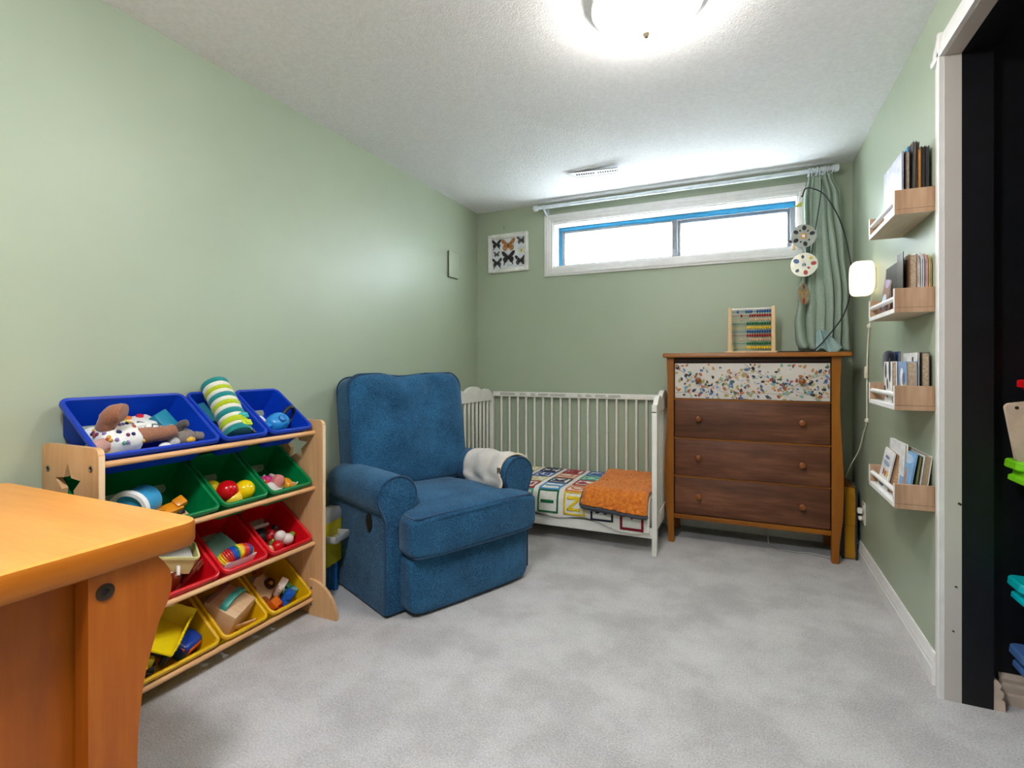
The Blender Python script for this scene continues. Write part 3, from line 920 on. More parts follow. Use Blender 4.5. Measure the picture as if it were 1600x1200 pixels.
# cloth over the far arm
def drape(u, v):
    x = -0.42 + 0.30 * v + 0.012 * math.sin(u * 9)
    s = u * 0.50 - 0.165
    r = 0.106 + 0.004 * math.sin(v * 13 + u * 6) + 0.005 * noise.noise((u * 5, v * 5, 7))
    yc, zc = AY + 0.006, 0.492
    L = r * PI
    if s < 0:
        y, z = yc - r - 0.004 * math.sin(v * 12) , zc + s * 0.42 - 0.012 * math.sin(v * 3)
        y -= 0.010 * math.sin(-s * 30) * math.sin(v * 9 + 1)
    elif s < L:
        a = PI - s / r
        y, z = yc + r * math.cos(a), zc + r * math.sin(a)
    else:
        y, z = yc + r + 0.004 * math.sin(v * 10), zc - (s - L)
    return (x, y, z)
th = thing('throw_blanket', 'cream and grey cloth draped over the armchair arm beside the cot', 'blanket', CH.location[:], R_(-23.9))
CLOTH = fabric('cream_cloth', (192, 184, 178), (226, 220, 212), wscale=500, bmp=0.2, blotch=9)
c1 = MB().grid(drape, 40, 30).obj('cloth', CLOTH, th, 80)
c1.modifiers.new('t', 'SOLIDIFY').thickness = 0.006
def dr_edge(v0):
    return [drape(i / 30, v0) for i in range(31)]
MB().tube([Vector(p) + Vector((0.002, 0, 0.001)) for p in dr_edge(1.0)], 0.0058, 6).obj('hem', fabric('cream_hem', (214, 192, 164), (236, 220, 196), blotch=8), th)
lab = [drape(0.36, 0.985), drape(0.44, 0.985), drape(0.44, 0.955), drape(0.36, 0.955)]
MB().box(Vector(lab[0]).lerp(Vector(lab[2]), 0.5) + Vector((0.012, -0.006, 0)), (0.022, 0.004, 0.03), rot=(0, 0, 0)).obj('care_label', P((120, 104, 92), 0.7, name='label_tape'), th)
# ------------------------------------------------------------------ cot
COTW = P((236, 234, 226), 0.42, 0.5, var=0.02, name='white_lacquer')
cb = thing('cot', 'white slatted cot with scalloped ends and an open front', 'cot', (-1.10, 3.24, 0))
CX0, CX1, CY0, CY1 = -1.765, -0.452, 2.925, 3.535
def scallop(y0, y1):
    pts = [(y0, 0.792), (y1, 0.792)]
    L = y1 - y0
    top = []
    for i in range(49):
        t = i / 48
        if t < 0.06 or t > 0.94: z = 0.834
        elif t < 0.30: z = 0.836 + 0.036 * abs(math.sin((t - 0.06) / 0.24 * PI)) ** 0.6 + 0.018 * (t - 0.06) / 0.24
        elif t <= 0.70: z = 0.854 + 0.050 * abs(math.sin((t - 0.30) / 0.40 * PI)) ** 0.6
        else: z = 0.836 + 0.036 * abs(math.sin((0.94 - t) / 0.24 * PI)) ** 0.6 + 0.018 * (0.94 - t) / 0.24
        top.append((y0 + L * t, z))
    return pts + top[::-1]
for x in (CX0, CX1):
    for y in (CY0, CY1):
        part(MB().span((x - 0.014, y - 0.018, 0), (x + 0.014, y + 0.018, 0.80), 0.003), 'post', COTW, cb)
    part(MB().prism(scallop(CY0 - 0.018, CY1 + 0.018), 'x', x - 0.013, x + 0.013), 'scalloped_rail', COTW, cb, 30)
    part(MB().span((x - 0.012, CY0 + 0.018, 0.135), (x + 0.012, CY1 - 0.018, 0.215), 0.003), 'lower_rail', COTW, cb)
    for i in range(9):
        y = CY0 + 0.018 + (i + 1) * (CY1 - CY0 - 0.036) / 10
        part(MB().span((x - 0.006, y - 0.011, 0.21), (x + 0.006, y + 0.011, 0.795), 0.004), 'slat', COTW, cb)
part(MB().span((CX0 + 0.014, CY1 - 0.013, 0.822), (CX1 - 0.014, CY1 + 0.013, 0.858), 0.004), 'top_rail', COTW, cb)
part(MB().span((CX0 + 0.014, CY1 - 0.013, 0.135), (CX1 - 0.014, CY1 + 0.013, 0.20), 0.004), 'lower_rail', COTW, cb)
NS = 18
for i in range(NS):
    x = CX0 + 0.014 + (i + 1) * (CX1 - CX0 - 0.028) / (NS + 1)
    part(MB().cyl((x, CY1, 0.19), (x, CY1, 0.826), 0.0085, n=10), 'slat', COTW, cb)
part(MB().span((CX0 + 0.014, CY0 - 0.010, 0.092), (CX1 - 0.014, CY0 + 0.010, 0.150), 0.004), 'front_board', COTW, cb)
for i in range(12):
    x = CX0 + 0.07 + i * (CX1 - CX0 - 0.14) / 11
    part(MB().span((x - 0.03, CY0 + 0.01, 0.125), (x + 0.03, CY1 - 0.013, 0.137)), 'bed_slat', COTW, cb, 0)
INK = P((120, 120, 116), 0.7, name='printed_ink')
wl = MB()
for (a, b_) in ((-1.69, -1.56), (-1.53, -1.47), (-1.44, -1.40), (-1.38, -1.30), (-1.29, -1.16), (-1.08, -1.04), (-1.02, -0.97), (-0.95, -0.87), (-0.86, -0.77)):
    for k in range(3):
        wl.span((a, CY1 - 0.0136, 0.834 + k * 0.006), (b_ - random.random() * 0.02, CY1 - 0.0131, 0.8365 + k * 0.006))
part(wl, 'warning_print', INK, cb, 0)

mt = one(MB().sq((-1.108, 3.230, 0.220), (0.635, 0.288, 0.083), 14, 12), 'mattress', P((236, 232, 224), 0.9, name='mattress_cover'), 'white cot mattress under the alphabet blanket', 'mattress', smooth=60)

# crocheted alphabet blanket: a sheet that runs over the mattress and down its front
def bl(x, s, off=0.0):
    """x across, s down the cloth from the back edge; off = height above the yarn"""
    w = 0.004 * noise.noise((x * 5, s * 6, 1)) + 0.002 * noise.noise((x * 16, s * 16, 4))
    L1, r = 0.555, 0.045
    if s < L1:
        y, z, ny, nz = 3.512 - s, 0.314 + w, 0, 1
    elif s < L1 + r * PI / 2:
        a = (s - L1) / r
        y, z, ny, nz = 3.512 - L1 - r * math.sin(a), 0.314 + w - r + r * math.cos(a), -math.sin(a), math.cos(a)
    else:
        d = s - L1 - r * PI / 2
        y, z, ny, nz = 3.512 - L1 - r - 0.004 - 0.10 * min(d, 0.08) + w, 0.314 - r - d, -1, 0
    return (x, y + ny * off, z + nz * off)
YARN = fabric('white_yarn', (222, 218, 206), (242, 240, 232), wscale=160, bmp=0.8, blotch=20)
bk = thing('alphabet_blanket', 'white crochet blanket with coloured alphabet squares spread over the cot mattress', 'blanket', (-1.10, 3.20, 0.15))
BLX0, BLX1 = -1.735, -0.478
def blf(u, v):
    x = BLX0 + (BLX1 - BLX0) * u
    bottom = 0.735 + 0.012 * math.sin(x * 17) + (0.050 * min(1, max(0, (x + 0.86) / 0.3)))
    return bl(x, v * bottom)
o = part(MB().grid(blf, 90, 70), 'knitted_sheet', YARN, bk, 80)
o.modifiers.new('t', 'SOLIDIFY').thickness = 0.005
YC = {'navy': (26, 32, 74), 'red': (176, 20, 44), 'blue': (28, 92, 172), 'orange': (232, 140, 84), 'sky': (66, 150, 204), 'teal': (78, 178, 148), 'green': (18, 112, 60), 'yellow': (240, 204, 40), 'cream': (232, 216, 150), 'wine': (140, 12, 36), 'black': (30, 26, 52)}
YM = {k: fabric(k + '_yarn', tuple(x * 0.86 for x in c), tuple(min(255, x * 1.08) for x in c), wscale=200, bmp=0.8, blotch=30) for k, c in YC.items()}
def bl_strip(m, x0, x1, s0, s1):
    nx, ns = max(1, int((x1 - x0) / 0.012)), max(1, int((s1 - s0) / 0.010))
    m.grid(lambda u, v: bl(x0 + (x1 - x0) * u, s0 + (s1 - s0) * v, 0.004), nx, ns)
def square(ch, cx, cs, colr, wob=True):
    w, h, t = 0.066, 0.066, 0.011
    m = MB()
    bl_strip(m, cx - w, cx - w + t, cs - h, cs + h); bl_strip(m, cx + w - t, cx + w, cs - h, cs + h)
    bl_strip(m, cx - w + t, cx + w - t, cs - h, cs - h + t * 0.7); bl_strip(m, cx - w + t, cx + w - t, cs + h - t, cs + h)
    ob = part(m, 'square_border', YM[colr], bk, 80)
    ob.modifiers.new('t', 'SOLIDIFY').thickness = 0.003
    V, F = text_tris(ch, 0.115, 3, 0.022)
    # lettering: its right side points to the back of the cot, its top to the cot's left end
    pts = [bl(cx - v.y * 0.98, cs - v.x * 1.05, 0.004) for v in V]
    lt_ = part(MB().add(pts, F), 'letter', YM[colr], bk, 80)
    lt_.parent = ob
    lt_.modifiers.new('t', 'SOLIDIFY').thickness = 0.003
COLX = [-1.57, -1.405, -1.24, -1.075, -0.91, -0.745]
ROWS = [0.082, 0.228, 0.374, 0.520, 0.655]
LET = {0: ('C', 'B'), }
GRID = {1: [('C', 'cream'), ('B', 'green'), ('A', 'orange')], 2: [('H', 'navy'), ('G', 'blue'), ('F', 'cream'), ('E', 'red'), ('D', 'teal')], 3: [('M', 'red'), ('L', 'orange'), ('K', 'navy'), ('J', 'sky'), ('I', 'green')],
        4: [('R', 'blue'), ('Q', 'teal'), ('P', 'red'), ('O', 'orange'), ('N', 'yellow')], 5: [(None, None), (None, None), ('U', 'sky'), ('T', 'green'), ('S', 'black')]}
for ci, lst in GRID.items():
    for ri, (ch, colr) in enumerate(lst):
        if ch:
            square(ch, COLX[ci], ROWS[ri] if not (ci == 5 and ri == 4) else 0.668, colr)
# wine-red square with a heart at the right front
m = MB()
for (a, b_, s0, s1) in ((-0.640, -0.627, 0.62, 0.752), (-0.522, -0.509, 0.62, 0.768), (-0.640, -0.509, 0.752, 0.766)):
    bl_strip(m, a, b_, s0, s1)
o = part(m, 'square_border', YM['wine'], bk, 80); o.modifiers.new('t', 'SOLIDIFY').thickness = 0.003
hp = []
for i in range(25):
    t = 2 * PI * i / 24
    hp.append((16 * math.sin(t) ** 3 / 16 * 0.034, (13 * math.cos(t) - 5 * math.cos(2 * t) - 2 * math.cos(3 * t) - math.cos(4 * t)) / 16 * 0.034))
V = [bl(-0.574 + a, 0.668 - b_ * 1.1, 0.005) for a, b_ in hp[:-1]] + [bl(-0.574, 0.668, 0.006)]
h = part(MB().add(V, [[i, (i + 1) % 24, 24] for i in range(24)]), 'heart', YM['wine'], bk, 80)
h.parent = o; h.modifiers.new('t', 'SOLIDIFY').thickness = 0.003

# folded orange quilt
QO, nt, b = base_mat('orange_quilted_plush')
vec = coords(nt)
nt.links.new(ramp(nt, noise_node(nt, vec, 60, 4), [(0.3, (196, 96, 14)), (0.7, (232, 138, 40))]), b.inputs['Base Color'])
b.inputs['Roughness'].default_value = 0.9; b.inputs['Sheen Weight'].default_value = 0.3
bump(nt, b, noise_node(nt, vec, 90, 2), 0.5, 0.004)
qt = thing('orange_quilt', 'folded orange quilted blanket with dark grey backing on the cot', 'blanket', (-0.68, 3.2, 0.30))
def quilt(u, v):
    # u across, v back to front; front edge droops over the mattress
    xl = -0.865 + 0.0 * v + 0.030 * math.sin(v * 2.4) - 0.045 * max(0, v - 0.5)
    xr = -0.484
    x = xl + (xr - xl) * u
    s = 0.0 + v * (0.655 + 0.030 * u)
    puff = 0.0045 * math.sin(x * 120 + 3 * math.sin(s * 30)) * math.sin(s * 135 + 2 * math.sin(x * 40)) + 0.008 * noise.noise((x * 9, s * 9, 2))
    edge = min(1, min(u, 1 - u) / 0.06, min(v, 1 - v + 0.3) / 0.05)
    p = bl(x, s, 0.014 + 0.022 * edge ** 0.5 + puff)
    lift = 0.018 * max(0, v - 0.8) / 0.2
    return (p[0], p[1] - lift * 0.6, p[2] + lift)
part(MB().grid(quilt, 80, 130), 'quilted_top', QO, qt, 80).modifiers.new('t', 'SOLIDIFY').thickness = 0.006
GREYB = fabric('grey_backing', (52, 56, 66), (84, 88, 98), blotch=12)
def qback(u, v):
    p = quilt(u, v)
    return (p[0] - 0.002, p[1], p[2] - 0.024 - 0.003 * math.sin(u * 6))
part(MB().grid(qback, 40, 60), 'backing', GREYB, qt, 80).modifiers.new('t', 'SOLIDIFY').thickness = 0.004
pts = [Vector(quilt(0.0, i / 30)) + Vector((0, 0, -0.008)) for i in range(30)] + [Vector(quilt(i / 30, 1.0)) + Vector((0, -0.004, -0.010)) for i in range(31)]
part(MB().tube(pts, 0.0075, 7), 'bound_edge', GREYB, qt, 80)

# ------------------------------------------------------------------ chest of drawers
DW = wood('dresser_frame_wood', (122, 68, 4), (148, 86, 8), (168, 104, 16), 'z', 0.38, 0.8)
DWX = wood('dresser_top_wood', (122, 68, 4), (148, 86, 8), (168, 104, 16), 'x', 0.38, 0.8)
LAM = wood('brown_laminate', (62, 34, 18), (100, 58, 36), (138, 90, 62), 'x', 0.5, 0.8, bmp=0.12, stretch=0.12)
DARK = P((48, 26, 14), 0.7, name='shadow_gap_wood')
dr = thing('dresser', 'brown four drawer chest of drawers with a leaf patterned top drawer', 'dresser', (0.035, 3.36, 0))
part(slab(MB(), -0.445, 0.515, 3.165, 3.535, 0.012, [(0.006, 1.100), (0, 1.104), (0, 1.120), (0.003, 1.125), (0.006, 1.126)]), 'top', DWX, dr)
def legp(x0, x1, sg):
    L = []
    for i in range(21):
        z = 1.10 * (1 - i / 20)
        fl = 0.016 * math.sin(PI * min(1, max(0, (z - 0.1) / 0.95)) * 2 - 0.4) * 0.55 - 0.012 * max(0, 0.22 - z) / 0.22
        L.append((fl, z))
    if sg > 0:
        return [(x1 + f_, z) for f_, z in L] + [(x0, 0.0), (x0, 1.10)]
    return [(x0 - f_, z) for f_, z in L] + [(x1, 0.0), (x1, 1.10)]
for x0, x1, sg in ((-0.428, -0.384, -1), (0.424, 0.470, 1)):
    for y0, y1 in ((3.195, 3.235), (3.49, 3.53)):
        part(MB().prism(legp(x0, x1, sg), 'y', y0, y1), 'leg', DW, dr, 30)
    xs = (x0 + 0.012, x0 + 0.030) if sg < 0 else (x1 - 0.030, x1 - 0.012)
    part(MB().span((xs[0], 3.235, 0.15), (xs[1], 3.49, 1.10)), 'side_panel', DW, dr)
part(MB().span((-0.384, 3.236, 0.15), (0.424, 3.52, 1.10)), 'carcass', DARK, dr)
part(MB().span((-0.384, 3.205, 0.143), (0.424, 3.236, 0.170), 0.002), 'bottom_rail', DWX, dr)
part(MB().span((-0.384, 3.205, 1.072), (0.424, 3.236, 1.100), 0.002), 'upper_rail', DARK, dr)
M_KNOB = wood('knob_wood', (110, 58, 18), (138, 78, 30), (156, 94, 40), 'z', 0.32)
M_LEAFBASE = P((214, 206, 198), 0.6, var=0.02, name='leaf_paper')
KX = (-0.245, 0.286)
for i, (z0, z1) in enumerate(((0.860, 1.066), (0.628, 0.848), (0.402, 0.616), (0.176, 0.390))):
    d = part(MB().span((-0.378, 3.203, z0), (0.418, 3.234, z1), 0.002), 'drawer', M_LEAFBASE if i == 0 else LAM, dr)
    if i:
        part(MB().span((-0.384, 3.210, z1 + 0.001), (0.424, 3.236, z1 + 0.010)), 'divider', DWX, dr)
    for x in KX:
        M = Matrix.Translation((x, 3.203, (z0 + z1) / 2 + 0.004)) @ Euler((PI / 2, 0, 0)).to_matrix().to_4x4()
        part(MB().lathe([(0.0, 0.0), (0.009, 0.0), (0.009, 0.010), (0.015, 0.015), (0.0175, 0.022), (0.016, 0.028), (0.009, 0.031), (0.0, 0.032)], 18, M), 'knob', M_KNOB, d)
    if i == 0:
        LC = [(176, 108, 60), (190, 138, 84), (72, 98, 144), (112, 144, 178), (54, 62, 88), (128, 168, 148), (70, 100, 80), (156, 72, 58), (168, 156, 92), (190, 190, 196), (40, 36, 40), (204, 158, 106)]
        lm = MB()
        rr = random.Random(4)
        def clampz(p):
            return (min(0.416, max(-0.376, p[0])), min(z1 - 0.002, max(z0 + 0.002, p[1])))
        def leaf(x, z, L, w, a, ci):
            pts = []
            for k in range(10):
                t = 2 * PI * k / 10
                px_ = L * math.cos(t); pz_ = w * math.sin(t) * (1 - 0.35 * math.cos(t))
                pts.append(clampz((x + px_ * math.cos(a) - pz_ * math.sin(a), z + px_ * math.sin(a) + pz_ * math.cos(a))))
            yy = 3.2026 - rr.random() * 0.0004
            lm.add([(p[0], yy, p[1]) for p in pts], [list(range(10))], ci)
        def twig(p0, p1, bend, w, leaves, depth=0):
            n = 12
            V = []
            for k in range(n + 1):
                t = k / n
                cx = p0[0] + (p1[0] - p0[0]) * t; cz = p0[1] + (p1[1] - p0[1]) * t + bend * math.sin(PI * t)
                V.append((cx, cz))
            for k in range(n):
                ww = w * (1 - 0.6 * k / n)
                q = [clampz((V[k][0], V[k][1] - ww)), clampz((V[k + 1][0], V[k + 1][1] - ww)), clampz((V[k + 1][0], V[k + 1][1] + ww)), clampz((V[k][0], V[k][1] + ww))]
                lm.add([(a_, 3.2029, b_) for a_, b_ in q], [[0, 1, 2, 3]], len(LC))
            for k in range(leaves):
                t = 0.15 + 0.85 * k / max(1, leaves - 1)
                i_ = min(n, int(t * n))
                sg = -1 if k % 2 else 1
                big = rr.random()
                L = 0.005 + 0.009 * big
                leaf(V[i_][0] + rr.uniform(-0.014, 0.014), V[i_][1] + sg * (0.010 + 0.014 * rr.random()), L, L * 0.62, rr.uniform(0, PI), rr.randrange(len(LC)))
            if depth < 1:
                for k in range(4):
                    t = 0.2 + 0.2 * k
                    b0 = V[int(t * n)]
                    sg = -1 if k % 2 else 1
                    twig(b0, (b0[0] + rr.uniform(0.03, 0.09), b0[1] + sg * rr.uniform(0.03, 0.07)), sg * 0.01, w * 0.6, 7, depth + 1)
        for rep in (-0.38, 0.02):
            twig((rep - 0.02, z0 + 0.20), (rep + 0.21, z0 + 0.075), -0.012, 0.0017, 12)
            twig((rep + 0.20, z0 + 0.06), (rep + 0.42, z0 + 0.15), 0.018, 0.0017, 12)
            twig((rep + 0.0, z0 + 0.03), (rep + 0.24, z0 + 0.01), 0.016, 0.001, 10)
            twig((rep + 0.24, z0 + 0.05), (rep + 0.44, z0 + 0.02), -0.012, 0.001, 10)
        for k in range(85):
            L = rr.uniform(0.004, 0.013)
            leaf(rr.uniform(-0.37, 0.41), rr.uniform(z0 + 0.01, z1 - 0.01), L, L * 0.6, rr.uniform(0, PI), rr.randrange(len(LC)))
        o = part(lm, 'leaf_print', [P(c, 0.65, var=0.12, scale=160, name='leaf_ink') for c in LC] + [P((120, 92, 80), 0.7, name='twig_ink')], d, 0)
        tag(o, kind='stuff')
# cable on the floor beneath it
one(MB().tube([(0.13, 3.45, 0.14), (0.125, 3.42, 0.07), (0.13, 3.36, 0.012), (0.19, 3.30, 0.006), (0.26, 3.285, 0.006), (0.32, 3.30, 0.006), (0.38, 3.285, 0.006), (0.425, 3.26, 0.006)], 0.0035, 6),
    'power_cable', P((170, 168, 164), 0.5, name='grey_cable'), 'thin grey cable on the carpet under the dresser', 'cable')

# ------------------------------------------------------------------ things on the dresser
ab = thing('abacus', 'wooden abacus with ten rows of coloured beads on the dresser', 'abacus', (0.038, 3.40, 1.126))
BEECH = wood('beech', (214, 176, 128), (230, 196, 150), (238, 208, 166), 'z', 0.45)
slab(MB(), -0.150, 0.150, -0.045, 0.045, 0.015, [(0.002, 0), (0, 0.002), (0, 0.011), (0.003, 0.013)]).obj('base', BEECH, ab)
for x in (-0.118, 0.118):
    loft(MB(), [(0.010, x, 0, 0.011, 0.016, 5), (0.265, x, 0, 0.011, 0.016, 5), (0.276, x, 0, 0.010, 0.013, 4), (0.280, x, 0, 0.006, 0.007, 3)], 20, 'z').obj('upright', BEECH, ab, 40)
MB().span((-0.112, -0.008, 0.262), (0.112, 0.008, 0.272), 0.002).obj('crossbar', M_WHITE, ab)
BEADC = [(18, 84, 160), (164, 14, 28), (214, 180, 148), (10, 112, 62), (238, 200, 30)]
WIRES = [P(c, 0.4, name='wire') for c in BEADC]
BEADM = [P(c, 0.3, name='bead_paint') for c in BEADC]
bead_me = None
for r in range(10):
    z = 0.250 - r * 0.0238
    ci = r % 5
    MB().cyl((-0.11, 0, z), (0.11, 0, z), 0.0016, n=6).obj('wire', WIRES[ci], ab)
    proto = None
    gap = [[0, 2, 5], [0, 1], [0, 2], [0], [0], [0], [0], [0, 1], [0], [0]][r]
    x = 0.100
    for k in range(10):
        if proto is None:
            proto = MB().ball((0, 0, 0), (0.0064, 0.0098, 0.0098), 10, 7).obj('bead', BEADM[ci], ab)
            bo = proto
        else:
            bo = proto.copy(); link(bo, ab)
        left = (r in (0, 1, 2, 7) and k >= 10 - len(gap) + 0 and k >= 9 - (r == 0) * 3)
        xx = 0.100 - k * 0.0133 - (0.020 if (r == 0 and k >= 6) else 0) - (0.034 if (r in (0, 1, 2, 7) and k == 9) else 0)
        bo.location = (max(-0.098, xx), 0, z)
V, F = text_tris('Melissa & Doug', 0.011)
MB().add([(v.x, -0.0455, 0.0062 + v.y) for v in V], F).obj('maker_lettering', P((180, 40, 40), 0.6, name='red_print'), ab, smooth=0)
tb = thing('tablet', 'thin black tablet lying flat on the dresser behind the abacus', 'tablet', (0.245, 3.36, 1.126))
slab(MB(), -0.075, 0.060, -0.09, 0.09, 0.008, [(0.001, 0), (0, 0.001), (0, 0.007), (0.001, 0.008)]).obj('body', P((22, 22, 24), 0.4, name='tablet_case'), tb)
slab(MB(), -0.067, 0.052, -0.080, 0.080, 0.003, [(0, 0.0081), (0, 0.0085)]).obj('screen', P((10, 10, 12), 0.12, name='dark_screen'), tb)

# bent arm with the mobile of painted discs
ar = thing('mobile_arm', 'thin black bent arm standing on the dresser by the curtain', 'mobile arm', (0.354, 3.36, 1.126))
def spline(P_, n=8):
    out = []
    Q = [Vector(p) for p in P_]
    Q = [Q[0] * 2 - Q[1]] + Q + [Q[-1] * 2 - Q[-2]]
    for i in range(1, len(Q) - 2):
        for j in range(n):
            t = j / n
            a, b_, c_, d_ = Q[i - 1:i + 3]
            out.append(0.5 * ((2 * b_) + (c_ - a) * t + (2 * a - 5 * b_ + 4 * c_ - d_) * t * t + (3 * b_ - a - 3 * c_ + d_) * t ** 3))
    out.append(Q[-2])
    return out
BLKROD = P((22, 22, 24), 0.4, name='black_rod')
part(MB().tube(spline([(0.352, 3.37, 1.129), (0.416, 3.365, 1.201), (0.505, 3.36, 1.341), (0.543, 3.36, 1.516), (0.535, 3.36, 1.622), (0.492, 3.36, 1.84), (0.416, 3.36, 2.005), (0.350, 3.36, 2.058), (0.318, 3.36, 2.060), (0.308, 3.36, 2.040), (0.302, 3.36, 2.018), (0.296, 3.36, 2.022)]), 0.0036, 8), 'bent_rod', BLKROD, ar)
part(slab(MB(), 0.315, 0.395, 3.335, 3.405, 0.02, [(0.002, 1.126), (0, 1.128), (0, 1.132), (0.004, 1.134)]), 'foot', BLKROD, ar)
one(MB().tube(spline([(0.402, 3.415, 2.12), (0.400, 3.405, 2.05), (0.385, 3.40, 1.93), (0.362, 3.395, 1.78), (0.346, 3.39, 1.64), (0.342, 3.388, 1.56)]), 0.0028, 7), 'cord', P((34, 44, 46), 0.7, name='dark_cord'), 'dark cord hanging down the front of the curtain', 'cord')
mo = thing('disc_mobile', 'hanging mobile of three painted discs in front of the curtain', 'mobile', (0.306, 3.36, 1.40))
STR = P((196, 190, 176), 0.7, name='string')
part(MB().tube([(0.303, 3.36, 2.02), (0.304, 3.36, 1.84), (0.309, 3.36, 1.66), (0.309, 3.36, 1.50)], 0.0009, 5), 'string', STR, mo)
def disc(x, z, r, yaw, tiltx, base, spots, label):
    M = Matrix.Translation((x, 3.36, z)) @ Matrix.Rotation(yaw, 4, 'Z') @ Matrix.Rotation(tiltx, 4, 'X') @ Matrix.Rotation(PI / 2, 4, 'X')
    d = part(MB().lathe([(0.009, -0.0007), (r, -0.0007), (r, 0.0007), (0.009, 0.0007), (0.009, -0.0007)], 36, M, caps=False), 'disc', P(base, 0.22, 0.6, metal=0.25, name='disc_face'), mo)
    d['label'] = label
    s = MB()
    mats = []
    for i, (rad, ang, sz, c) in enumerate(spots):
        mats.append(P(c, 0.4, name='disc_paint'))
        for zz in (0.0008, -0.0012):
            s.lathe([(0.0, 0.0), (sz, 0.0), (sz, 0.0004), (0, 0.0004)], 14, M @ Matrix.Translation((rad * math.cos(ang), rad * math.sin(ang), zz)) @ Matrix.Rotation(ang, 4, 'Z') @ Matrix.Diagonal((1, 0.8, 1, 1)), mat=i)
    for zz in (0.0010, -0.0014):
        s.lathe([(0.009, 0.0), (0.017, 0.0), (0.017, 0.0004), (0.009, 0.0004)], 20, M @ Matrix.Translation((0, 0, zz)), mat=len(spots), caps=False)
    mats.append(P((214, 140, 60) if base[0] < 200 else (206, 206, 214), 0.3, name='disc_hub'))
    part(s, 'painted_spots', mats, d, 0)
dkS = (34, 34, 40)
disc(0.308, 1.792, 0.066, 0.15, 0, (178, 180, 176), [(0.046, a, 0.014, dkS) for a in (0.3, 1.5, 2.6, 3.7, 4.9)] + [(0.036, a, 0.006, dkS) for a in (0.9, 2.1, 4.3, 5.6)] + [(0.05, 0.9, 0.006, (190, 120, 40))], 'grey disc with dark painted spots')
disc(0.310, 1.628, 0.068, -0.1, 0, (222, 220, 200), [(0.045, 2.6, 0.016, (40, 80, 130)), (0.048, 0.1, 0.014, (170, 40, 40)), (0.046, 4.9, 0.014, (180, 50, 40)), (0.046, 1.7, 0.010, (60, 64, 80)), (0.046, 3.9, 0.011, (70, 74, 90)), (0.05, 0.8, 0.010, (200, 170, 60)), (0.03, 5.6, 0.008, (170, 30, 50))], 'pale disc with red and blue painted spots')
disc(0.309, 1.462, 0.062, 1.0, 0, (196, 176, 150), [(0.040, 4.7, 0.018, (196, 70, 40)), (0.038, 0.4, 0.014, (214, 170, 90)), (0.04, 3.0, 0.014, (214, 170, 90)), (0.042, 1.6, 0.014, (96, 88, 80))], 'orange and grey disc seen at an angle')
part(MB().tube([(0.300, 3.36, 2.03), (0.282, 3.36, 1.985), (0.268, 3.36, 1.85), (0.262, 3.36, 1.76)], 0.0007, 5), 'string', STR, mo)
part(MB().prism([(0.258, 1.962), (0.300, 1.962), (0.300, 1.990), (0.285, 1.980)], 'y', 3.357, 3.363), 'paper_bird', P((190, 196, 60), 0.6, name='lime_paper'), mo, 0)
part(MB().span((0.252, 3.354, 1.716), (0.268, 3.366, 1.756), 0.004), 'wooden_peg', BEECH, mo)
part(MB().prism([(0.226, 1.782), (0.238, 1.772), (0.254, 1.776), (0.262, 1.764), (0.240, 1.758), (0.234, 1.768)], 'y', 3.358, 3.362), 'paper_bird', P((24, 26, 30), 0.6, name='black_paper'), mo, 0)
# ------------------------------------------------------------------ book ledges on the right wall
SHW = P((240, 239, 236), 0.45, var=0.015, name='ledge_white')
SHE = wood('ledge_end_wood', (158, 122, 94), (182, 146, 116), (198, 166, 138), 'z', 0.55)
SHB = wood('ledge_underside', (196, 176, 148), (212, 194, 168), (222, 206, 184), 'y', 0.55)
SX0, SX1, SY0, SY1 = 0.466, 0.577, 2.135, 2.528
SHZ = [1.566, 1.232, 0.900, 0.566]
SLAB = ['white and wood book ledge highest on the right wall', 'white and wood book ledge just below the lit wall lamp', 'white and wood book ledge third from the top, level with the lamp switch', 'white and wood book ledge lowest on the right wall']
for z, lb in zip(SHZ, SLAB):
    t = thing('book_ledge', lb, 'shelf', (0.52, 2.33, z), group='book ledges on the right wall')
    m = MB().span((SX0, SY0 + 0.0015, z), (SX1, SY1 - 0.0015, z + 0.016), 0.001, 1)
    part(m, 'bottom_board', SHW, t)
    part(MB().span((SX0 + 0.002, SY0 + 0.002, z - 0.0008), (SX1 - 0.002, SY1 - 0.002, z - 0.0002)), 'underside', SHB, t, 0)
    for y in (SY0, SY1 - 0.014):
        e = part(MB().span((SX0 + 0.001, y, z + 0.0162), (SX1, y + 0.014, z + 0.083), 0.001, 1), 'end_panel', SHE, t)
        yy = SY0 if y == SY0 else SY1 - 0.0012
        part(MB().span((SX0 + 0.0005, yy, z + 0.0004), (SX1, yy + 0.0012, z + 0.0158)), 'end_grain', SHE, t, 0)
        part(MB().span((SX0 - 0.0005, y + 0.0005, z + 0.0162), (SX0 + 0.001, y + 0.0135, z + 0.083)), 'front_edge', SHW, e, 0)
    part(MB().cyl((SX0 + 0.010, SY0 + 0.012, z + 0.052), (SX0 + 0.010, SY1 - 0.012, z + 0.052), 0.0085, n=14), 'rail', SHW, t)

